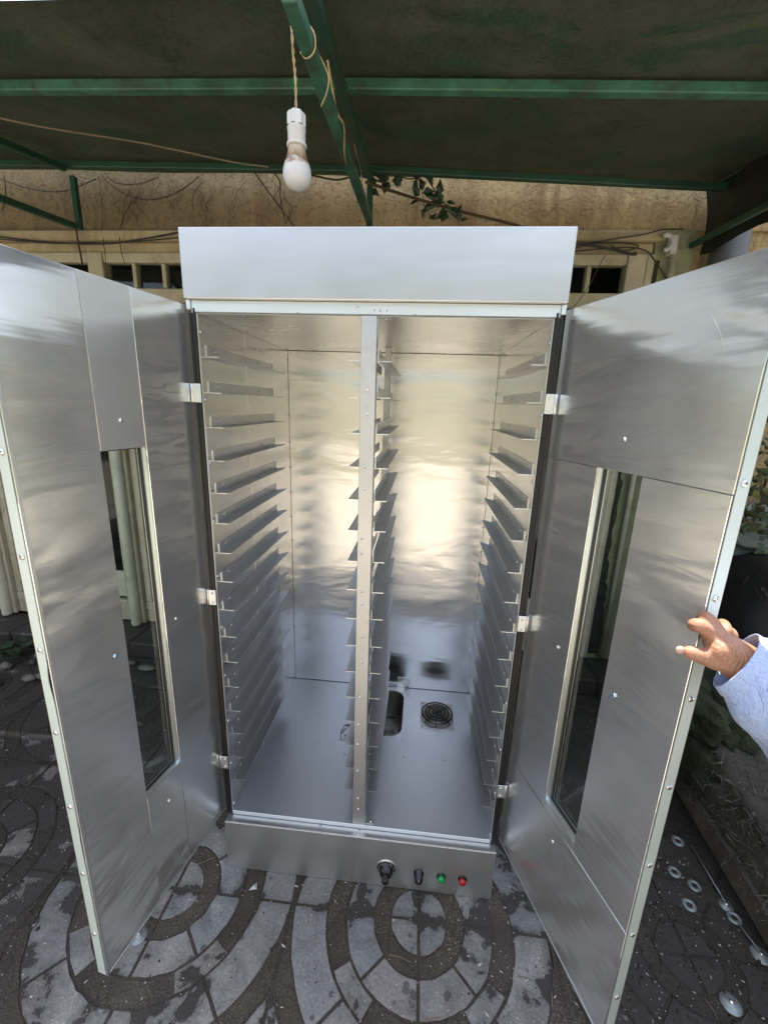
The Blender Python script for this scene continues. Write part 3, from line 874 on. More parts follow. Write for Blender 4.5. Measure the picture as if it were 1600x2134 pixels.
# ---- floor fittings ----
# rounded opening frame
def rrect(x0, x1, y0, y1, r, n=6):
    out = []
    for cx_, cy__, a0 in ((x1 - r, y1 - r, 0), (x0 + r, y1 - r, 90), (x0 + r, y0 + r, 180), (x1 - r, y0 + r, 270)):
        for k in range(n + 1):
            a = R(a0 + 90 * k / n); out.append((cx_ + r * math.cos(a), cy__ + r * math.sin(a)))
    return out


def ringplate(q, outer, inner, z0, z1, mt):
    n = len(outer)
    vs_ = [(x, y, z1) for x, y in outer] + [(x, y, z1) for x, y in inner] + [(x, y, z0) for x, y in outer] + [(x, y, z0) for x, y in inner]
    fs = []
    for k in range(n):
        j = (k + 1) % n
        fs += [(k, j, n + j, n + k), (2 * n + k, 3 * n + k, 3 * n + j, 2 * n + j), (k, 2 * n + k, 2 * n + j, j), (n + k, n + j, 3 * n + j, 3 * n + k)]
    q.add(vs_, fs, mt)


ox = rrect(-.115, .140, .38, .715, .006); ix = rrect(-.098, .124, .398, .698, .055)
q = MB(); ringplate(q, ox, ix, .2163, .2195, 'floor_steel'); tankrim = q.build('tank_rim', cab)
q = MB()
px_ = rrect(-.100, .126, .396, .700, .05); lo = rrect(-.08, .106, .42, .68, .045); n = len(px_)
vs_ = [(x, y, .2162) for x, y in px_] + [(x, y, .10) for x, y in lo]
q.add(vs_, [(k, (k + 1) % n, n + (k + 1) % n, n + k) for k in range(n)] + [tuple(range(n, 2 * n))], 'dark_metal', False)
q.build('tank_pan', cab)
q = MB(); q.tube([(.02, .45, .12), (.02, .45, .17), (.025, .46, .185), (.035, .47, .19), (.045, .47, .18), (.045, .47, .12)], .004, 'coil', 8); q.build('float_wire', cab); q = MB()
q.tube([(-.07, .60, .15), (.09, .60, .15)], .010, 'dark_metal', 10); q.build('heating_element', cab)
for x, y in ((.130, .388), (.130, .707), (-.107, .388)): screw_at((x, y, .2196), tankrim, (R(-90), 0, 0))
q = MB(); q.box((.085, D - .0035, .222), (.150, D - .001, .275), 'trim'); q.box((.085, D - .04, .2197), (.125, D - .0036, .2215), 'trim')
bk = q.build('hinge_plate', cab, bevel=.0006)
for x, z in ((.093, .265), (.118, .268), (.142, .262), (.142, .245), (.142, .23), (.118, .24)): screw_at((x, D - .0036, z), bk)
q = MB(); q.tube([(-.108, .44, .222), (-.128, .425, .228), (-.134, .40, .23), (-.132, .375, .23), (-.122, .368, .228), (-.112, .375, .222)], .0035, 'rivet', 8); q.build('tank_handle', cab)
# heater grille
q = MB(); q.box((.205, .467, .2163), (.354, .633, .2195), 'galv'); gp = q.build('grille_plate', cab, bevel=.0006)
gc = Vector((.280, .552, .232))
for r in (.069, .052, .036, .020):
    q = MB(); q.tube([gc + Vector((r * math.cos(2 * math.pi * k / 36), r * math.sin(2 * math.pi * k / 36), (.069 - r) * .12)) for k in range(36)], .0034, 'coil', 8, closed=True); q.build('guard_ring', gp)
q = MB(); q.lathe(gc + Vector((0, 0, .004)), (0, 0, 1), [(.010, 0), (.010, .004)], 'coil', 12)
for a in (45, 135, 225, 315, 265):
    q.tube([gc + Vector((.008 * math.cos(R(a)), .008 * math.sin(R(a)), .003)), gc + Vector((.072 * math.cos(R(a)), .072 * math.sin(R(a)), -.004)), gc + Vector((.080 * math.cos(R(a)), .080 * math.sin(R(a)), -.012))], .0026, 'coil', 6)
q.build('guard_spokes', gp)
q = MB(); q.lathe(gc + Vector((0, 0, -.0124)), (0, 0, 1), [(.064, 0), (.064, .002)], 'galv', 28); q.build('vent_plate', gp)
for x, y in ((.213, .476), (.346, .476), (.213, .624), (.346, .624)): screw_at((x, y, .2196), gp, (R(-90), 0, 0))
for x, y in ((.14, .30), (-.10, .28), (.30, .30), (-.22, .33)):
    screw_at((x, y, .2162), cab, (R(-90), 0, 0))
# controls
q = MB(); q.lathe((.102, -.0347, .087), (0, -1, 0), [(.031, 0), (.031, .003), (.029, .006), (.021, .008), (.0205, .022), (.017, .027)], 'knob', 36)
th = q.build('thermostat_knob', plinth)
q = MB(); q.lathe((.102, -.0347, .087), (0, -1, 0), [(.0335, 0), (.0335, .002), (.031, .0032)], 'trim', 36); q.build('knob_bezel', plinth)
q = MB(); q.box((.0975, -.085, .078), (.1065, -.0618, .096), 'knob'); q.lathe((.102, -.0617, .087), (0, -1, 0), [(.012, 0), (.012, .02), (.010, .023)], 'knob', 8, False); q.build('knob_grip', plinth, bevel=.002)
q = MB()
for k in range(14):
    a = R(-40 + 20 * k); c = Vector((.102 + .0255 * math.cos(a), -.0418, .087 + .0255 * math.sin(a)))
    d = Vector((math.cos(a), 0, math.sin(a)))
    q.bar(c - d * .0018, c + d * (.0022 if k % 2 else .0008), .0009, .0006, 'white_print', (0, 1, 0))
q.build('dial_marks', plinth)
q = MB(); q.lathe((.211, -.0347, .080), (0, -1, 0), [(.017, 0), (.017, .004), (.014, .006), (.0135, .026), (.011, .030)], 'knob', 24); q.build('timer_knob', plinth)
q = MB(); q.box((.2102, -.0652, .080), (.2118, -.0645, .091), 'white_print'); q.build('pointer_mark', plinth)
for x, mt, nm in ((.286, 'green_lamp', 'green_indicator'), (.356, 'red_lamp', 'red_indicator')):
    q = MB(); q.lathe((x, -.0347, .077), (0, -1, 0), [(.0150, 0), (.0150, .003), (.0125, .0042)], 'knob', 24); q.build('indicator_bezel', plinth)
    q = MB(); q.lathe((x, -.0385, .077), (0, -1, 0), [(.0118, 0), (.0118, .008), (.0095, .013), (.005, .015)], mt, 24); q.build(nm, plinth)

# ---- doors ----
TH = .0279; DZ0, DZ1 = .2128, 1.8294; DW = .4701


def door(s, ang):
    hb = Vector((s * .471, .0096, 0)); dr = Vector((s * math.cos(ang), -math.sin(ang), 0)); nn = Vector((s * math.sin(ang), math.cos(ang), 0))
    F = lambda u, v, z: hb + dr * u + nn * v + Vector((0, 0, z))
    rn = random.Random(5 + s)
    def P(n, boxes, mt, parent, bevel=.0008, seg=1, **k):
        q = MB()
        for a, b in boxes: q.box(a, b, mt, F)
        return q.build(n, parent, bevel=bevel, seg=seg, **k)
    W0, W1, Z0, Z1 = .180, .299, .575, 1.484
    e = .0022
    # leaf body: outer skin and rims
    body = P('door', [((0, TH - .0015, DZ0), (W0, TH, DZ1)), ((W1, TH - .0015, DZ0), (DW, TH, DZ1)), ((W0, TH - .0015, DZ0), (W1, TH, Z0)), ((W0, TH - .0015, Z1), (W1, TH, DZ1)),
                      ((0, .0016, DZ0), (.0015, TH - .0016, DZ1)), ((.0016, .0016, DZ0), (DW - .002, TH - .0016, DZ0 + .0015)), ((.0016, .0016, DZ1 - .0015), (DW - .002, TH - .0016, DZ1))], 'steel_front', cab, 0)
    # window reveal
    P('window_reveal', [((W0 - .0015, .0016, Z0), (W0, TH - .0016, Z1)), ((W1, .0016, Z0), (W1 + .0015, TH - .0016, Z1)), ((W0 - .0015, .0016, Z0 - .0015), (W1 + .0015, TH - .0016, Z0)), ((W0 - .0015, .0016, Z1), (W1 + .0015, TH - .0016, Z1 + .0015))], 'trim', body, 0)
    P('window_seal', [((W0, TH - .012, Z0), (W0 + .004, TH - .006, Z1)), ((W1 - .004, TH - .012, Z0), (W1, TH - .006, Z1)), ((W0 + .004, TH - .012, Z0), (W1 - .004, TH - .006, Z0 + .004)), ((W0 + .004, TH - .012, Z1 - .004), (W1 - .004, TH - .006, Z1))], 'black', body, 0)
    P('window_glass', [((W0 + .001, TH - .0055, Z0 + .001), (W1 - .001, TH - .0015, Z1 - .001))], 'glass', body, 0)
    # free edge strip, slightly proud; a dent on the left door
    q = MB(); zs = [DZ0 + (DZ1 - DZ0) * k / 80 for k in range(81)]; vs_ = []
    for z in zs:
        d = 0
        if s < 0: d = .0055 * math.exp(-((z - 1.045) / .03) ** 2) + .002 * math.exp(-((z - .62) / .05) ** 2)
        vs_ += [F(DW, .0035 + d, z), F(DW, TH - .0002, z), F(DW - .0018, TH - .0002, z), F(DW - .0018, .0035 + d, z)]
    fs = []
    for k in range(80):
        for j in range(4): a = 4 * k + j; b_ = 4 * k + (j + 1) % 4; fs.append((a, b_, b_ + 4, a + 4))
    fs += [(0, 1, 2, 3), (320, 321, 322, 323)]
    q.add(vs_, fs, 'edge'); q.build('edge_strip', body)
    # inner skins
    if s < 0:
        P('inner_sheet', [((W1 + .0008, -e, DZ0 + .001), (DW, .001, DZ1 - .001))], 'steel', body)
        P('inner_sheet', [((.173, -.0012, Z1), (W1 - .001, .0012, DZ1 - .001))], 'mid_steel', body)
        P('inner_sheet', [((.0005, -e, DZ0 + .001), (W0 - .0008, .001, DZ1 - .001))], 'steel', body)
        P('inner_sheet', [((W0, -.0012, DZ0 + .001), (W1, .0012, Z0))], 'steel', body)
    else:
        P('inner_sheet', [((.0005, -e, Z1 - .003), (DW, .001, DZ1 - .001))], 'steel', body)
        P('inner_sheet', [((.0005, -e, DZ0 + .001), (DW, .001, .548))], 'steel', body)
        P('inner_sheet', [((.0005, -.001, .549), (W0, .0012, Z1 - .004))], 'steel', body)
        P('inner_sheet', [((W1, -.001, .549), (DW - .001, .0012, Z1 - .004))], 'steel', body)
        P('inner_sheet', [((W0 + .0002, -.001, .549), (W1 - .0002, .0012, Z0))], 'steel', body)
    P('outer_rim', [((DW - .006, -e - .0012, DZ0 + .001), (DW + .0005, -e - .0002, DZ1 - .001))], 'trim', body, .0003) if s < 0 else None
    P('lower_rim', [((.001, -.0034, DZ0 - .0002), (DW, -.0024, DZ0 + .0045))], 'trim', body, .0003)
    # screws
    def S(u, z, mt='rivet', r=.005):
        q = MB(); p = F(u, -e, z); screw(q, p, -nn, r, mt); q.build('screw', body, origin=p)
    S(.241, 1.546); S(.231, .494); S(.141, 1.016)
    S(.331, 1.02, 'rivet')
    q = MB(); p = F(.331, -e - .0034, 1.02)
    for k in range(4): q.bar(p + dr * (.002 * k - .004), p + dr * (.002 * k - .001) + Vector((0, 0, (-1) ** k * .006)) - nn * .002, .0022, .0006, 'blue_film', nn)
    q.build('film_scrap', body)
    if s > 0:
        def ond(px, py):
            d = C_F + C_R * ((px - 800) / FPX) + C_U * ((1067 - py) / FPX); t = (F(0, -e - .0003, 0) - CAM).dot(nn) / d.dot(nn); return CAM + d * t
        for ln in (((1483, 655), (1500, 692), (1510, 725))  ,):
            q = MB(); q.tube([ond(*a_) for a_ in ln], .00016, 'trim', 4); q.build('scratch', body)
    src = None
    for k in range(8):
        z = 1.690 - .1913 * k
        p = F(DW, TH * .52, z)
        if src is None:
            q = MB(); screw(q, p, dr, .0062); src = q.build('edge_screw', body, origin=p)
        else: clone(src, Vector(p) - parent_loc(body), body)
    # hinges
    for z in (1.612, 1.024 if s < 0 else 1.012, .424):
        q = MB()
        jx0, jx1 = sorted((s * .441, s * .4625))
        q.box((jx0, -.0105, z - .024), (jx1, -.0078, z + .024), 'trim')
        q.lathe((s * .4665, -.0065, z - .024), (0, 0, 1), [(.0042, 0), (.0042, .048)], 'galv', 10)
        q.box((.0, -.0048, z - .024), (.010, -.0024, z + .024), 'trim', F)
        hg = q.build('hinge', cab, bevel=.0008)
        for dz in (-.015, .015):
            screw_at((s * .4505, -.0106, z + dz), hg)
    # stub of a keyed dark gap at the hinge side
    return body


door(-1, 1.38959); door(1, 1.240513)

# ================================================================== PENDANT BULB
lamp = thing('pendant_bulb', (-.17, -.035, 2.36), 'bare frosted bulb hanging by a cord, stained brown near its cap', 'light bulb')
bx, by = -.1695, -.02; zb = 2.067
prof = [(.002, 0), (.012, .0013), (.021, .0055), (.0275, .012), (.0312, .021), (.0322, .030), (.0312, .040), (.0280, .050), (.0238, .060), (.0208, .070), (.0192, .080), (.0185, .086)]
q = MB(); q.lathe((bx, by, zb), (0, 0, 1), prof, 'bulb', 32); q.build('bulb', lamp, origin=(bx, by, zb))
q = MB()
q.lathe((bx, by, zb + .083), (0, 0, 1), [(.0185, 0), (.0218, .0008), (.0225, .003), (.0218, .0055), (.0188, .0065), (.0188, .008), (.0195, .010), (.0195, .030), (.0205, .032), (.0205, .035), (.0192, .037), (.0185, .038)], 'white_plastic', 32)
q.build('lamp_holder', lamp)
q = MB()
vs_ = []; fs = []; n = 28; pr = [(.0195, .0), (.0195, .022), (.0155, .027), (.005, .028)]
for r, d in pr:
    for k in range(n):
        a = 2 * math.pi * k / n; rr = r * (1.05 if k % 4 < 2 else .93) if r > .01 else r
        vs_.append((bx + rr * math.cos(a), by + rr * math.sin(a), zb + .1212 + d))
for i_ in range(len(pr) - 1):
    for k in range(n): fs.append((i_ * n + k, i_ * n + (k + 1) % n, (i_ + 1) * n + (k + 1) % n, (i_ + 1) * n + k))
fs.append(tuple(3 * n + k for k in range(n))); q.add(vs_, fs, 'white_plastic'); q.build('holder_cap', lamp)
def cordpts(P, n=8):
    out = []; P = [Vector(p) for p in P]; P = [P[0]] + P + [P[-1]]
    for i in range(1, len(P) - 2):
        for k in range(n):
            t = k / n; a, b, c, d = P[i - 1], P[i], P[i + 1], P[i + 2]
            out.append(.5 * ((2 * b) + (c - a) * t + (2 * a - 5 * b + 4 * c - d) * t * t + (3 * b - a - 3 * c + d) * t ** 3))
    out.append(P[-2]); return out


q = MB()
base = cordpts([(bx, by, zb + .147), (bx - .001, by + .002, zb + .21), (bx - .006, by + .004, 2.33), (bx - .008, by + .01, 2.395), (bx + .012, by + .01, 2.402)], 14)
for ph in (0, math.pi):
    q.tube([p + Vector((math.cos(i * .7 + ph) * .0016, math.sin(i * .7 + ph) * .0016, 0)) for i, p in enumerate(base)], .0016, 'cord', 6)
q.build('twisted_cord', lamp)
q = MB()
q.tube(cordpts([atd(640, 45, .93), atd(655, 70, .90), atd(655, 105, .90), atd(638, 121, .91), atd(626, 108, .93)]), .0018, 'cord', 6)
q.tube(cordpts([atd(662, 108, .96), atd(678, 140, .95), atd(685, 165, .95), atd(680, 195, .97), atd(669, 221, 1.0)]), .0018, 'cord', 6)
q.tube(cordpts([atd(672, 60, 1.05), atd(700, 225, 1.15), atd(716, 262, 1.2), atd(719, 330, 1.35), atd(735, 370, 1.6), atd(750, 420, 1.85)]), .003, 'cord', 6)
tag(q.build('lamp_flex'), 'tan flex looped around the green truss beside the bulb', 'cable')

# ================================================================== WIRES, CREEPER
def wire(n, pts, r, mt, label, cat='cable', group=None, nn=6):
    q = MB(); q.tube(cordpts(pts), r, mt, nn); return tag(q.build(n), label, cat, group)


y = 1.0
wire('rope', [at(-60, 232, 1, .35), at(100, 266, 1, .55), at(300, 298, 1, .8), at(480, 336, 1, 1.0), at(560, 347, 1, 1.08)], .0035, 'string', 'thin pale rope stretched under the canvas on the left', 'rope')
wire('dark_cable', [at(-60, 484, 1, 1.31), at(60, 500, 1, 1.31), at(200, 508, 1, 1.31), at(300, 497, 1, 1.31), at(400, 478, 1, 1.31)], .004, 'cable', 'upper dark cable sagging along the left lintel moulding')
wire('dark_cable', [at(-60, 492, 1, 1.30), at(110, 506, 1, 1.30), at(260, 504, 1, 1.30), at(400, 492, 1, 1.30)], .0035, 'cable', 'lower dark cable sagging along the left lintel moulding')
wire('dark_cable', [at(1190, 505, 1, 1.29), at(1260, 516, 1, 1.30), at(1320, 530, 1, 1.31), at(1322, 525, 1, 1.31)], .0055, 'cable', 'thick dark cable end poking out right of the header')
wire('dark_cable', [at(1190, 512, 1, 1.30), at(1280, 497, 1, 1.3), at(1340, 488, 1, 1.31), at(1380, 478, 1, 1.32), at(1425, 477, 1, 1.33)], .003, 'cable', 'thin dark cable arching up to the white bracket on the right')
wire('dark_cable', [at(1190, 524, 1, 1.3), at(1300, 515, 1, 1.3), at(1345, 522, 1, 1.31), at(1366, 545, 1, 1.32), at(1395, 590, 1, 1.33)], .003, 'cable', 'dark cable drooping behind the right door corner')
wire('dark_cable', [at(760, 378, 1, 1.05), at(850, 408, 1, 1.1), at(960, 440, 1, 1.2), at(1080, 470, 1, 1.3), at(1130, 492, 1, 1.3)], .006, 'vine', 'thick brown cable slanting down behind the header')
wire('dark_cable', [at(530, 358, 1, 1.2), at(560, 400, 1, 1.25), at(590, 440, 1, 1.3), at(615, 475, 1, 1.3)], .003, 'cable', 'thin dark cable dropping straight down left of the bulb')
wire('dark_cable', [at(568, 356, 1, 1.2), at(583, 378, 1, 1.25), at(584, 410, 1, 1.3), at(592, 455, 1, 1.3)], .003, 'cable', 'thin dark cable bending down just behind the bulb')
wire('dark_cable', [at(640, 362, 1, 1.15), at(700, 374, 1, 1.12), at(745, 366, 1, 1.12), at(800, 380, 1, 1.1)], .004, 'cable', 'dark cable crossing behind the middle truss')
wire('dark_cable', [at(0, 372, 1, 1.3), at(60, 392, 1, 1.32), at(130, 398, 1, 1.32), at(200, 372, 1, 1.3)], .0025, 'cable', 'thin dark cable looping under the canopy tube at the far left')
wire('dark_cable', [at(1190, 520, 1, 1.29), at(1230, 508, 1, 1.30), at(1290, 505, 1, 1.3), at(1330, 512, 1, 1.31), at(1300, 522, 1, 1.3), at(1270, 510, 1, 1.29)], .003, 'cable', 'dark cable knotted over the right window head')
wire('dark_cable', [at(1195, 640, 1, 1.28), at(1212, 618, 1, 1.29), at(1230, 590, 1, 1.3), at(1245, 560, 1, 1.31), at(1262, 530, 1, 1.31)], .002, 'vine', 'thin brown stem slanting across the right window')
wire('dark_cable', [at(740, 250, 1, .75), at(738, 300, 1, .9), at(752, 352, 1, 1.05), at(754, 400, 1, 1.12), at(750, 460, 1, 1.2)], .003, 'string', 'pale flex trailing down the middle truss to the header')
creeper = thing('dry_creeper', (-1.2, 1.34, 2.5), 'leafless dry creeper stems clinging to the ochre plaster on the left', 'creeper')
q = MB(); rn = random.Random(8)
def stem(pts, r): q = MB(); q.tube(cordpts(pts), r, 'vine', 5); q.build('stem', creeper)
stem([at(210, 362, 1, 1.34), at(232, 385, 1, 1.34), at(270, 408, 1, 1.34), at(310, 415, 1, 1.34), at(350, 408, 1, 1.34), at(385, 390, 1, 1.34), at(415, 366, 1, 1.34)], .003)
stem([at(220, 360, 1, 1.33), at(240, 380, 1, 1.33), at(290, 382, 1, 1.33), at(330, 368, 1, 1.33)], .003)
stem([at(205, 365, 1, 1.34), at(212, 420, 1, 1.34), at(213, 480, 1, 1.34), at(220, 540, 1, 1.30), at(222, 570, 1, 1.3)], .002)
stem([at(285, 410, 1, 1.34), at(262, 440, 1, 1.34), at(250, 480, 1, 1.34), at(252, 520, 1, 1.31), at(260, 548, 1, 1.30)], .0022)
stem([at(158, 470, 1, 1.30), at(163, 505, 1, 1.3), at(168, 530, 1, 1.30), at(172, 552, 1, 1.3)], .005)
stem([at(8, 365, 1, 1.34), at(12, 400, 1, 1.34), at(5, 440, 1, 1.34)], .003)
for k in range(26):
    p0 = at(rn.uniform(150, 620), rn.uniform(368, 400), 1, 1.345); pts = [p0]
    for j in range(4): pts.append(pts[-1] + Vector((rn.uniform(-.04, .04), 0, -rn.uniform(.015, .05))))
    stem(pts, rn.uniform(.0008, .0018))
def leaf(q, p, s, mt, rn, up=None):
    a = rn.uniform(0, 6.28); d = Vector((math.cos(a), rn.uniform(-.6, .2), math.sin(a))).normalized()
    n = d.cross(Vector((rn.uniform(-1, 1), 1, rn.uniform(-1, 1)))).normalized()
    up_ = d.cross(n) * (s * .15)
    q.add([p, p + d * s * .35 + n * s * .42, p + d * s * 1.15, p + d * s * .35 - n * s * .42, p + d * s * .5 + up_], [(0, 1, 4), (1, 2, 4), (2, 3, 4), (3, 0, 4)], mt)
ivy = thing('ivy_trail', (.2, 1.15, 2.55), 'dark ivy trailing from the canopy tube right of the truss', 'ivy')
q = MB(); q.tube(cordpts([at(800, 352, 1, 1.13), at(850, 372, 1, 1.15), at(885, 368, 1, 1.18), at(905, 395, 1, 1.2), at(935, 435, 1, 1.25), at(958, 462, 1, 1.3)]), .003, 'vine', 5); q.build('stem', ivy); q = MB()
q.tube(cordpts([at(870, 365, 1, 1.15), at(880, 400, 1, 1.18), at(885, 430, 1, 1.2), at(905, 460, 1, 1.2)]), .002, 'vine', 5); q.build('stem', ivy)
for (a_, b_, s_) in ((770, 392, .04), (862, 380, .04), (872, 412, .045), (900, 430, .04), (925, 420, .04), (948, 448, .04), (822, 362, .045), (835, 378, .035), (898, 452, .04), (880, 398, .05), (885, 425, .045), (915, 402, .055), (935, 438, .06), (893, 370, .04), (810, 372, .05), (845, 366, .035), (945, 432, .045), (790, 362, .04), (958, 462, .035), (800, 380, .04), (905, 410, .04), (780, 372, .04)):
    q = MB()
    for k in range(2): leaf(q, at(a_ + rn.uniform(-6, 6), b_ + rn.uniform(-6, 6), 1, 1.17), s_, 'leaf_dark', rn)
    q.build('leaf', ivy)
# old plumbing on the right
q = MB(); q.lathe((1.325, 1.318, .12), (0, 0, 1), [(.014, 0), (.014, 2.28)], 'cream_white', 12)
tag(q.build('thin_pipe'), 'thin off-white pipe fixed upright on the pale green pier', 'pipe')
q = MB(); p0 = at(1388, 505, 1, 1.30)
q.tube([p0 + Vector((.028 * math.cos(R(a)), 0, .032 * math.sin(R(a)))) for a in range(-100, 131, 12)], .011, 'white_plastic', 8)
q.box((p0.x + .02, 1.29, p0.z - .05), (p0.x + .05, 1.335, p0.z + .03), 'white_plastic')
tag(q.build('pipe_bracket', bevel=.002), 'broken white pipe clip above the thin off-white pipe', 'bracket')
q = MB(); q.lathe((1.545, 1.27, 0), (0, 0, 1), [(.075, 0), (.075, 2.60), (.07, 2.61)], 'grey_plastic', 28)
tag(q.build('drain_pipe'), 'wide grey drain pipe standing behind the top of the right door', 'pipe')

# ================================================================== CLUTTER, RIGHT
rn = random.Random(21)
# long board edge lying on the ground
q = MB(); q.bar((1.345, .60, .055), (1.285, -.40, .050), .022, .095, 'wood')
tag(q.build('loose_board', bevel=.004), 'weathered grey board on edge beside the matted bundle', 'board')
# fuzzy bundle
def blob(q, c, rad, mt, n=28, m=18, amp=.15, fr=3, flat=2.6, seed=0):
    vs_ = []; fs = []
    for j in range(m + 1):
        ph = math.pi * j / m
        for i in range(n):
            a = 2 * math.pi * i / n
            d = Vector((math.cos(a) * math.sin(ph), math.sin(a) * math.sin(ph), math.cos(ph)))
            k = 1 / (abs(d.x) ** flat + abs(d.y) ** flat + abs(d.z) ** flat) ** (1 / flat)
            r = k * (1 + amp * mnoise.noise(d * fr + Vector((seed, 0, 0))) + amp * .4 * mnoise.noise(d * fr * 3 + Vector((seed, 4, 0))))
            vs_.append(Vector(c) + Vector((d.x * rad[0], d.y * rad[1], d.z * rad[2])) * r)
    for j in range(m):
        for i in range(n): fs.append((j * n + i, j * n + (i + 1) % n, (j + 1) * n + (i + 1) % n, (j + 1) * n + i))
    q.add(vs_, fs, mt, True)
    return vs_


bundle = thing('matted_bundle', (1.66, .2, 0), 'grey green bundle of matted fibre lying right of the right door', 'bundle')
q = MB(); P_ = blob(q, (1.68, .22, .17), (.36, .78, .20), 'fuzz', 40, 30, .14, 3, 2.8, 3); q.build('core', bundle)
q = MB()
for k in range(60000):
    p = rn.choice(P_) + Vector((rn.uniform(-.03, .03), rn.uniform(-.05, .05), rn.uniform(-.015, .01)))
    if p.z < .0: continue
    d = Vector((rn.uniform(-.6, .3), rn.uniform(-1, .3), rn.uniform(-.3, .45))).normalized() * rn.uniform(.015, .06)
    n = d.cross(Vector((rn.uniform(-1, 1), rn.uniform(-1, 1), rn.uniform(-1, 1)))).normalized() * .0012
    q.add([p - n, p + n, p + d], [(0, 1, 2)], rn.choice(['fuzz', 'fuzz', 'wood', 'soil', 'fuzz_pale'] if p.y < .35 + rn.uniform(-.15, .15) else ['moss', 'moss_pale', 'fuzz', 'moss', 'soil']))
q.build('fibres', bundle, kind='stuff')
mo = thing('mossy_cloth', (1.45, .7, 0), 'dark green mossy cloth heaped beneath the hand', 'cloth')
moss = MB(); blob(moss, (1.54, .68, .24), (.26, .30, .27), 'moss', 40, 26, .35, 3, 3.0, 9); moss.build('heap', mo)
for k, (c_, r_) in enumerate((((1.40, .55, .40), (.10, .17, .09)), ((1.36, .74, .30), (.08, .20, .12)), ((1.52, .50, .46), (.14, .12, .07)), ((1.36, .44, .22), (.07, .12, .10)))):
    q = MB(); blob(q, c_, r_, 'moss', 26, 16, .35, 4, 4.0, 20 + k); q.build('fold', mo)
# black plastic heap
hp = thing('covered_heap', (1.9, .9, 0), 'heap under black plastic sheeting at the far right', 'heap')
q = MB(); blob(q, (2.05, .86, .48), (.50, .42, .50), 'black_plastic', 36, 24, .10, 3, 4, 5); q.build('black_sheet', hp)
q = MB(); blob(q, (2.0, 1.14, 1.02), (.36, .14, .12), 'pale_sheet', 44, 22, .55, 4, 5, 6); q.build('pale_sheet', hp)
dr_ = MB()
for k in range(1100):
    p = Vector((rn.uniform(1.5, 2.2), rn.uniform(.5, 1.0), rn.uniform(1.08, 1.8)))
    leaf(dr_, p, rn.uniform(.02, .06), rn.choice(['dead_leaf', 'leaf', 'leaf_dark']), rn)
M['dead_leaf'] = plain('dead_leaf', (.09, .08, .025), .8, 0, .6, 10)
for k in range(14):
    p = Vector((rn.uniform(1.7, 2.2), rn.uniform(.8, 1.1), 1.05)); dr_.tube([p, p + Vector((rn.uniform(-.15, .1), rn.uniform(-.1, .1), rn.uniform(.3, .7)))], .005, 'vine', 5)
tag(dr_.build('dry_shrub'), 'withered shrub with yellowed leaves above the black heap', 'shrub')
def scatter(n, cnt, fn, label, cat, mt, grp):
    for k in range(cnt):
        q = MB(); fn(q, k); tag(q.build(n), label, cat, grp)
def twig(q, k):
    p = at(rn.uniform(1510, 1600), rn.uniform(1190, 1300), 0, 1.57 + rn.uniform(0, .04)); d = Vector((rn.uniform(-.02, .02), rn.uniform(-.08, .02), rn.uniform(-.07, .0)))
    q.tube([p, p + d * .5 + Vector((0, 0, .004)), p + d], lambda t: .0014 * (1 - .6 * t), 'vine', 5)
scatter('dry_twig', 14, twig, 'short dry twig lying on the black plastic heap', 'twig', 'twig', 'dry twigs on the black plastic heap')
# washers and roofing nails
WL = ['washer lying flat nearest the wall, beside the right door', 'washer just left of the other three in the right cluster', 'washer at the right of the middle pair in the cluster', 'largest washer of the cluster, lying nearest the door edge',
      'cap of the nail leaning on the board beside the cluster', 'washer under the leaning nail beside the board', 'pale cap washer with a long nail near the right picture edge', 'lone galvanised washer near the bottom right corner', 'galvanised washer half hidden under the left door corner']
WP = [(1412, 1752), (1405, 1816), (1447, 1845), (1436, 1885), (1513, 1886), (1530, 1912), (1586, 1990), (1523, 2091), (288, 1948)]
for i, (px, py) in enumerate(WP):
    p = at(px, py, 2, .004); big = 1.0 + (.25 if i in (6, 7, 8) else 0)
    t = thing('roofing_washer', p, WL[i], 'washer', 'roofing washers dropped on the paving')
    q = MB(); R0 = .0215 * big
    cap = i in (4, 6, 7, 8)
    if cap: q.lathe(p - Vector((0, 0, .004)), (0, 0, 1), [(R0, 0), (R0 * .98, .0015), (R0 * .6, .0035), (R0 * .25, .0075), (.003, .0085)], 'zinc', 24)
    else:
        n = 24; pr = [(R0, 0), (R0, .002), (R0 * .75, .0035), (R0 * .42, .0035), (R0 * .40, .0005)]
        vs_ = []; fs = []
        for r, d in pr:
            for k in range(n): a = 2 * math.pi * k / n; vs_.append(p + Vector((r * math.cos(a), r * math.sin(a), d - .004)))
        for a_ in range(len(pr) - 1):
            for k in range(n): fs.append((a_ * n + k, a_ * n + (k + 1) % n, (a_ + 1) * n + (k + 1) % n, (a_ + 1) * n + k))
        q.add(vs_, fs, 'zinc', True)
    q.build('disc', t)
    if i in (4, 6):
        e = at(1440, 1762, 2, .012) if i == 4 else at(1538, 1925, 2, .02)
        q = MB(); q.tube([p + Vector((0, 0, .003)), e], .0022, 'zinc', 6); q.build('shank', t)
    if cap:
        q = MB(); q.lathe(p + Vector((0, 0, .003)), (0, 0, 1), [(.006, 0), (.006, .003), (.003, .004)], 'rivet', 8); q.build('nail_head', t)
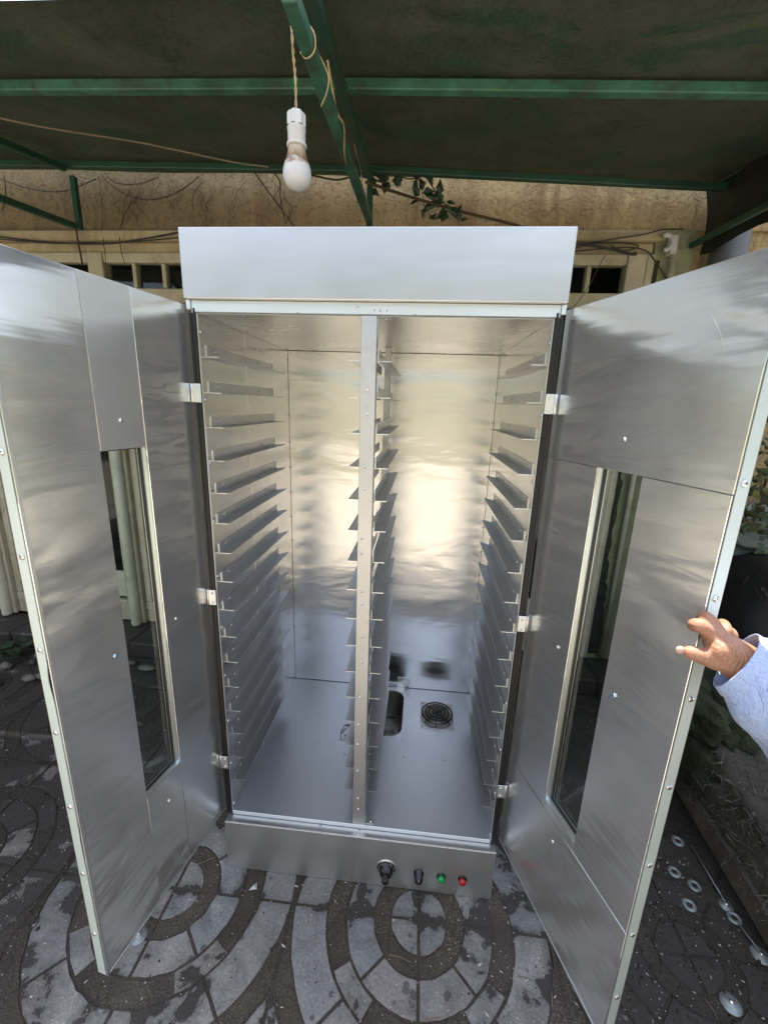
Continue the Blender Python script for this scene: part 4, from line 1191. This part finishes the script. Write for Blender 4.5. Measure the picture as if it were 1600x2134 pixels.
# grit, straw and loose soil
q = MB()
for k in range(2600):
    x = rn.uniform(-2.4, 1.3); y = rn.uniform(-.55, 1.0)
    if rn.random() < .6: x = rn.gauss(-.5, .6) if rn.random() < .5 else rn.uniform(.3, 1.25); y = rn.uniform(-.5, .2)
    s = rn.uniform(.0008, .0022) * (1.6 if rn.random() < .06 else 1); a = rn.uniform(0, 6.28)
    l = rn.choice([1, 1, 1.5, 3]); dx = Vector((math.cos(a), math.sin(a), 0)) * s * l; dy = Vector((-math.sin(a), math.cos(a), 0)) * s
    p = Vector((x, y, .0015))
    q.add([p - dx, p + dy, p + dx, p - dy, p + Vector((0, 0, s))], [(0, 1, 4), (1, 2, 4), (2, 3, 4), (3, 0, 4)], 'speck' if rn.random() < .6 else 'agg')
tag(q.build('loose_grit', kind='stuff'), 'pale grit and crumbs scattered over the stone paving', 'grit')
q = MB()
for k in range(1500):
    x = rn.choice([rn.uniform(-2.6, -.9), rn.uniform(.8, 1.4)]); y = rn.uniform(-.3, 1.05)
    s = rn.uniform(.004, .014); p = Vector((x, y, 0))
    vs_ = [p + Vector((rn.uniform(.6, 1) * s * math.cos(a), rn.uniform(.6, 1) * s * math.sin(a), -.002)) for a in (0, 1.2, 2.4, 3.7, 5)] + [p + Vector((0, 0, s * .4))]
    q.add(vs_, [(i, (i + 1) % 5, 5) for i in range(5)], 'soil')
tag(q.build('loose_soil', kind='stuff'), 'dark clods of soil lying over the paving edges', 'soil')
def straw(q, k):
    S_ = [((1078, 2035), (1110, 2045)), ((725, 2072), (730, 2114)), ((810, 1990), (858, 2008)), ((1148, 2060), (1150, 2100)), ((410, 1803), (462, 1782)), ((1466, 2080), (1496, 2124)), ((885, 2128), (918, 2122))][k]
    q.tube([at(*S_[0], 2, .004), (at(*S_[0], 2, .006) + at(*S_[1], 2, .006)) / 2 + Vector((.002, .002, .002)), at(*S_[1], 2, .004)], .0009, 'twig', 5)
SL = ['short straw on the big ring right of its lowest joint', 'straw lying upright on the joint between the two ring patterns', 'straw across the dark inner ring below the control knobs', 'straw near the right door bottom edge, right of the ring pattern', 'long straw beside the plinth left end', 'straw left of the lone bottom right washer', 'curled straw at the bottom picture edge under the ring pattern']
for k in range(7):
    q = MB(); straw(q, k); tag(q.build('straw'), SL[k], 'straw', 'dry straws on the paving')
# shard of clear glass near the plinth's left corner
q = MB(); p = at(528, 1850, 2, .004); q.add([p + Vector(v) for v in ((-.012, -.01, 0), (.014, -.004, 0), (.006, .016, 0), (0, 0, .010))], [(0, 1, 3), (1, 2, 3), (2, 0, 3), (0, 2, 1)], 'white_plastic')
tag(q.build('plastic_shard'), 'small clear plastic shard by the plinth left corner', 'shard')
# plants and stones at the wall foot, left
wp = thing('broad_leaf_weed', (-2.35, 1.0, 0), 'low broad leaved weed at the foot of the left step', 'weed')
q0 = MB()
for k in range(22):
    q = MB(); p = Vector((-2.37 + rn.uniform(-.16, .16), 1.0 + rn.uniform(-.06, .06), rn.uniform(.02, .10))); s = rn.uniform(.04, .075)
    a = rn.uniform(0, 6.28); d = Vector((math.cos(a), math.sin(a) - .4, .25)).normalized(); n = d.cross(Vector((0, 0, 1))).normalized(); c = p + d * s * .5
    ring = [c + d * (s * .5 * math.cos(t)) + n * (s * .45 * math.sin(t)) for t in [i * math.pi / 5 for i in range(10)]]
    q.add(ring + [c + Vector((0, 0, -.006))], [(i, (i + 1) % 10, 10) for i in range(10)], 'leaf_dark', True); q.build('leaf', wp)
    q0.tube([Vector((-2.37, 1.0, 0)), p], .002, 'vine', 4)
q0.build('stem', wp)
def rub(q, k):
    p = Vector((rn.uniform(-2.7, -1.0), rn.uniform(.72, 1.06), .012)); blob(q, p, (rn.uniform(.02, .06), rn.uniform(.015, .03), rn.uniform(.008, .02)), 'wood' if k % 2 else 'stone', 8, 5, .4, 2, 3, k)
scatter('rubble_piece', 26, rub, 'broken stone or wood scrap strewn before the left step', 'rubble', 'wood', 'rubble before the left step')

# ================================================================== PERSON
def skin_mesh(name, joints, edges, rad, mats, sub=2, voxel=None):
    me = bpy.data.meshes.new(name); me.from_pydata([tuple(j) for j in joints], edges, [])
    o = bpy.data.objects.new(name, me); col.objects.link(o)
    sk = o.modifiers.new('skin', 'SKIN'); sk.use_smooth_shade = True
    if me.skin_vertices:
        for i, v in enumerate(me.skin_vertices[0].data):
            v.radius = rad[i] if isinstance(rad[i], tuple) else (rad[i], rad[i]); v.use_root = (i == 0)
    else:
        bm = bmesh.new(); bm.from_mesh(me); L = bm.verts.layers.skin.verify()
        bm.verts.ensure_lookup_table()
        for i, v in enumerate(bm.verts): v[L].radius = rad[i] if isinstance(rad[i], tuple) else (rad[i], rad[i]); v[L].use_root = (i == 0)
        bm.to_mesh(me); bm.free()
    if sub:
        ss = o.modifiers.new('sub', 'SUBSURF'); ss.levels = sub; ss.render_levels = sub
    if voxel:
        rm = o.modifiers.new('rm', 'REMESH'); rm.mode = 'VOXEL'; rm.voxel_size = voxel; rm.use_smooth_shade = True
    bpy.context.view_layer.update()
    dg = bpy.context.evaluated_depsgraph_get(); ev = bpy.data.meshes.new_from_object(o.evaluated_get(dg))
    bpy.data.objects.remove(o)
    return ev


SH = Vector((.985, -.80, 1.33)); EL = Vector((.868, -.615, 1.125)); WR = atd(1522, 1368, .665)
fwd = Vector((-.75, .66, 0)).normalized(); lft = Vector((-fwd.y, fwd.x, 0))
torso = SH + lft * .17
def T_(f, l, z): return Vector((torso.x, torso.y, 0)) + fwd * f + lft * l + Vector((0, 0, z))
pieces = []
# body: hips, spine, neck, head, legs, left arm
J = [T_(0, 0, .86), T_(0, 0, 1.02), T_(.01, 0, 1.18), T_(0, 0, 1.30), T_(.01, 0, 1.395), T_(.03, 0, 1.46), T_(.04, 0, 1.54), T_(.035, 0, 1.61),
     T_(0, .09, .82), T_(.02, .10, .46), T_(0, .10, .09), T_(.14, .11, .035),
     T_(0, -.09, .82), T_(.02, -.10, .46), T_(0, -.10, .09), T_(.14, -.11, .035),
     T_(0, .16, 1.32), T_(-.02, .21, 1.05), T_(.08, .20, .83),
     T_(0, -.10, 1.32), SH, EL, WR + (EL - WR).normalized() * .03]
Ed = [(0, 1), (1, 2), (2, 3), (3, 4), (4, 5), (5, 6), (6, 7), (0, 8), (8, 9), (9, 10), (10, 11), (0, 12), (12, 13), (13, 14), (14, 15), (3, 16), (16, 17), (17, 18), (3, 19), (19, 20), (20, 21), (21, 22)]
Rd = [.13, .12, .125, .11, .05, .06, .085, .07, .085, .058, .04, .035, .085, .058, .04, .035, .055, .042, .032, .055, .055, .044, .03]
mesh1 = skin_mesh('b', J, Ed, Rd, None, 2)
# hand, fingers built as chains
def chain(P, r): return skin_mesh('c', P, [(i, i + 1) for i in range(len(P) - 1)], r, None, 2)
PX = lambda a, b, d: atd(a, b, d)
hand = [
    chain([PX(1500, 1345, .668), WR + (EL - WR) * .2, WR, PX(1500, 1345, .668), PX(1478, 1325, .672)][1:], [.036, (.034, .036), (.040, .024), (.038, .020)]),
    chain([PX(1512, 1372, .668), PX(1490, 1330, .675), PX(1476, 1310, .672)], [.026, .021, .018]),
    chain([PX(1512, 1375, .668), PX(1492, 1360, .668), PX(1478, 1350, .668)], [.026, .022, .018]),
    # index
    chain([PX(1492, 1330, .672), PX(1476, 1315, .668), PX(1456, 1302, .664), PX(1446, 1300, .676), PX(1444, 1308, .695)], [.014, .0125, .0120, .0112, .0095]),
    # middle
    chain([PX(1500, 1325, .678), PX(1490, 1308, .678), PX(1475, 1288, .676), PX(1466, 1284, .69), PX(1463, 1292, .71)], [.014, .0125, .0120, .0112, .0095]),
    # ring and little curl over the outer face
    chain([PX(1512, 1325, .69), PX(1510, 1310, .70), PX(1506, 1300, .72), PX(1498, 1304, .745)], [.013, .0115, .0108, .009]),
    chain([PX(1522, 1332, .695), PX(1524, 1322, .71), PX(1520, 1316, .73), PX(1512, 1320, .75)], [.012, .0105, .0098, .0082]),
    # thumb
    chain([PX(1508, 1380, .664), PX(1485, 1374, .662), PX(1462, 1368, .664), PX(1440, 1360, .668), PX(1418, 1357, .678)], [.020, .0175, .0135, .0125, .0095]),
]
def merge(meshes):
    bm = bmesh.new()
    for k in meshes: bm.from_mesh(k)
    me = bpy.data.meshes.new('tmp'); bm.to_mesh(me); bm.free(); return me
def remesh(me, size, smooth=4):
    o = bpy.data.objects.new('tmp', me); col.objects.link(o)
    r = o.modifiers.new('r', 'REMESH'); r.mode = 'VOXEL'; r.voxel_size = size
    s = o.modifiers.new('s', 'SMOOTH'); s.iterations = smooth; s.factor = .5
    bpy.context.view_layer.update()
    ev = bpy.data.meshes.new_from_object(o.evaluated_get(bpy.context.evaluated_depsgraph_get())); bpy.data.objects.remove(o)
    return ev
# face: nose, brow, ears, jaw as added masses before remeshing
face = []
for c, r in ((T_(.115, 0, 1.535), .016), (T_(.105, 0, 1.555), .012), (T_(.03, .082, 1.54), .018), (T_(.03, -.082, 1.54), .018), (T_(.07, 0, 1.475), .038), (T_(.10, 0, 1.502), .016), (T_(.075, .032, 1.572), .022), (T_(.075, -.032, 1.572), .022)):
    q = MB(); blob(q, c, (r, r, r), 'skin', 12, 8, 0, 1, 2); me = bpy.data.meshes.new('f'); me.from_pydata([tuple(v) for v in q.v], [], q.f); face.append(me)
# left hand
LH = T_(.08, .20, .83)
for dx in (-.03, -.01, .01, .03):
    face.append(chain([LH, LH + fwd * (.03 + dx) + Vector((0, 0, -.07)), LH + fwd * (.045 + dx) + Vector((0, 0, -.12)), LH + fwd * (.04 + dx) + Vector((0, 0, -.155))], [.018, .012, .009, .008]))
face.append(chain([LH, LH + fwd * .06 + Vector((0, 0, -.04)), LH + fwd * .075 + Vector((0, 0, -.09))], [.016, .012, .009]))
person = thing('person', (torso.x, torso.y, 0), 'person in a pale blue shirt whose hand grips the right door', 'person')
coarse = remesh(merge([mesh1] + face), .009, 2)
body_me = remesh(merge([mesh1] + face + hand), .0034, 5)
bo = bpy.data.objects.new('body', body_me); body_me.transform(Matrix.Translation(-person.location)); body_me.materials.append(M['skin'])
for f in body_me.polygons: f.use_smooth = True; f.material_index = 0
bo.parent = person; col.objects.link(bo)
# thumb nail
q = MB(); p = PX(1417, 1355, .670); blob(q, p, (.0065, .0045, .0065), 'nail', 12, 8, 0, 1, 2.4); q.build('thumb_nail', person)
# shirt: wide sleeve and torso
def cloth(name, J, Ed, Rd, mt, amp, freq, sub=3):
    me = skin_mesh(name, J, Ed, Rd, None, sub)
    me.transform(Matrix.Translation(-person.location)); me.materials.clear(); me.materials.append(M[mt])
    bm = bmesh.new(); bm.from_mesh(me); bm.normal_update()
    for v in bm.verts:
        w_ = Vector(v.co); a = mnoise.noise(Vector((w_.x * freq, w_.y * freq, w_.z * freq))) + .5 * mnoise.noise(w_ * freq * 2.6)
        v.co += v.normal * amp * a
    for f in bm.faces: f.smooth = True; f.material_index = 0
    bm.to_mesh(me); bm.free()
    o = bpy.data.objects.new(name, me); o.parent = person; col.objects.link(o); return o
cf = atd(1540, 1378, .655)
cloth('shirt', [T_(0, 0, .90), T_(0, 0, 1.04), T_(.01, 0, 1.2), T_(0, 0, 1.32), T_(0, .15, 1.33), T_(-.02, .21, 1.06), T_(.05, .205, .90), T_(0, -.10, 1.33), SH],
      [(0, 1), (1, 2), (2, 3), (3, 4), (4, 5), (5, 6), (3, 7), (7, 8)], [.155, .14, .145, .125, .078, .06, .05, .078, .075], 'shirt', .008, 14)
# right sleeve as an open tube so the cuff has an edge
def sleeve():
    P0 = WR + (EL - WR) * .03
    pts = cordpts([P0, P0 + (EL - P0) * .25, P0 + (EL - P0) * .6, EL + Vector((.004, .004, -.01)), EL + (SH - EL) * .5, SH], 10)
    L = len(pts); n = 44; vs_ = []; fs = []; px = None
    for i, p in enumerate(pts):
        d = (pts[min(i + 1, L - 1)] - pts[max(i - 1, 0)]).normalized()
        if px is None: px = d.cross(Vector((0, 0, 1))).normalized()
        px = (px - d * px.dot(d)).normalized(); py = d.cross(px); t = i / (L - 1)
        base = .047 + .045 * min(1, t / .30) if t < .30 else .092 + .006 * math.sin(t * 6)
        base += .004 * math.exp(-(t / .02) ** 2)
        for k in range(n):
            a = 2 * math.pi * k / n
            w_ = p * 1.0
            r = base * (1 + .10 * mnoise.noise(Vector((math.cos(a) * 1.4, math.sin(a) * 1.4, t * 9))) + .07 * math.sin(t * 46 + 2.2 * math.sin(a + t * 7)) * (t > .04) + .03 * mnoise.noise(Vector((math.cos(a) * 4, math.sin(a) * 4, t * 30))))
            sag = Vector((0, 0, -.018 * math.sin(min(1, t / .6) * math.pi)))
            vs_.append(p + sag + px * (math.cos(a) * r) + py * (math.sin(a) * r))
    for i in range(L - 1):
        for k in range(n): fs.append((i * n + k, i * n + (k + 1) % n, (i + 1) * n + (k + 1) % n, (i + 1) * n + k))
    q = MB(); q.add(vs_, fs, 'shirt', True)
    # inner lining of the cuff
    inner = [pts[0] * 0 + v - (v - pts[0]).normalized() * .003 for v in vs_[:n]]
    inn2 = [v - (v - pts[4]).normalized() * .006 for v in vs_[4 * n:5 * n]]
    q.add(vs_[:n] + inner + inn2, [(k, (k + 1) % n, n + (k + 1) % n, n + k) for k in range(n)] + [(n + k, n + (k + 1) % n, 2 * n + (k + 1) % n, 2 * n + k) for k in range(n)], 'shirt', True)
    o = q.build('shirt_sleeve', person)
    return o
sleeve()
cloth('trousers', [T_(0, 0, .90), T_(0, .09, .82), T_(.02, .10, .46), T_(0, .10, .10), T_(0, -.09, .82), T_(.02, -.10, .46), T_(0, -.10, .10)], [(0, 1), (1, 2), (2, 3), (0, 4), (4, 5), (5, 6)], [.148, .105, .078, .07, .105, .078, .07], 'trousers', .006, 10, 2)
q = MB(); blob(q, T_(.0, 0, 1.60), (.098, .098, .075), 'hair', 24, 16, .05, 8, 2.2, 4); q.build('hair', person)
for s in (-1, 1):
    q = MB(); blob(q, T_(.10, .032 * s, 1.545), (.012, .012, .009), 'white_plastic', 10, 8, 0, 1, 2); blob(q, T_(.108, .032 * s, 1.545), (.0055, .0055, .0055), 'hair', 10, 8, 0, 1, 2); q.build('eye', person)
    q = MB(); blob(q, T_(.06, .105 * s, .04), (.13, .06, .045), 'knob', 16, 10, .03, 2, 2.6); q.build('shoe', person)

# ================================================================== COURTYARD BEHIND THE CAMERA (seen in the steel; side walls and side trees added to block low sky)
cw = MB(); cw.box((-12, -9.2, 0), (12, -9.0, 2.4), 'compound'); tag(cw.build('compound_wall'), 'ochre courtyard wall opposite the cabinet, mirrored in the steel', 'wall')
cw = MB(); cw.box((-8.2, -8.99, 0), (-8.0, 4, 2.6), 'plaster_green'); tag(cw.build('compound_wall'), 'green grey wall added on the left side to block the low sky', 'wall')
cw = MB(); cw.box((8.0, -8.99, 0), (8.2, 4, 2.6), 'plaster_green'); tag(cw.build('compound_wall'), 'green grey wall added on the right side to block the low sky', 'wall')
TR = [(-5.5, -11, 5.2, 2.1, 'leafy tree at the left end behind the opposite courtyard wall'), (-1.2, -12, 6.4, 2.5, 'tallest leafy tree behind the middle of the opposite wall'), (3.2, -11.2, 4.8, 2.0, 'lowest leafy tree behind the opposite courtyard wall'),
      (7.2, -12, 6.0, 2.4, 'leafy tree at the right end behind the opposite courtyard wall'), (-10, -1.0, 5.6, 2.6, 'leafy tree added to block low sky behind the left wall, nearest the old building'), (-10.2, -5.6, 6.0, 2.6, 'leafy tree added to block low sky behind the left wall, farthest from the building'),
      (10, -1.2, 5.6, 2.6, 'leafy tree added to block low sky behind the right wall, nearest the old building'), (10.2, -5.8, 6.0, 2.6, 'leafy tree added to block low sky behind the right wall, farthest from the building')]
for i, (x, y, h, rr, lb) in enumerate(TR):
    t = thing('garden_tree', (x, y, 0), lb, 'tree', 'trees behind the courtyard walls')
    q = MB(); q.tube([(x, y, 0), (x + .1, y, h * .3), (x - .1, y + .1, h * .6)], lambda u: .2 - .1 * u, 'bark', 8)
    for k in range(5): a = k * 1.3; q.tube([(x, y, h * .35), (x + math.cos(a) * rr * .6, y + math.sin(a) * rr * .6, h * .7)], lambda u: .08 - .05 * u, 'bark', 6)
    q.build('trunk', t)
    q = MB(); r2 = random.Random(i)
    for k in range(2200):
        d = Vector((r2.gauss(0, 1), r2.gauss(0, 1), r2.gauss(0, .75))).normalized() * (r2.random() ** .4)
        p = Vector((x, y, h * .72)) + Vector((d.x * rr, d.y * rr, d.z * rr * .8)) * (1 + .3 * mnoise.noise(d * 3 + Vector((i, 0, 0))))
        leaf(q, p, .22, 'hedge', r2)
    q.build('crown', t)
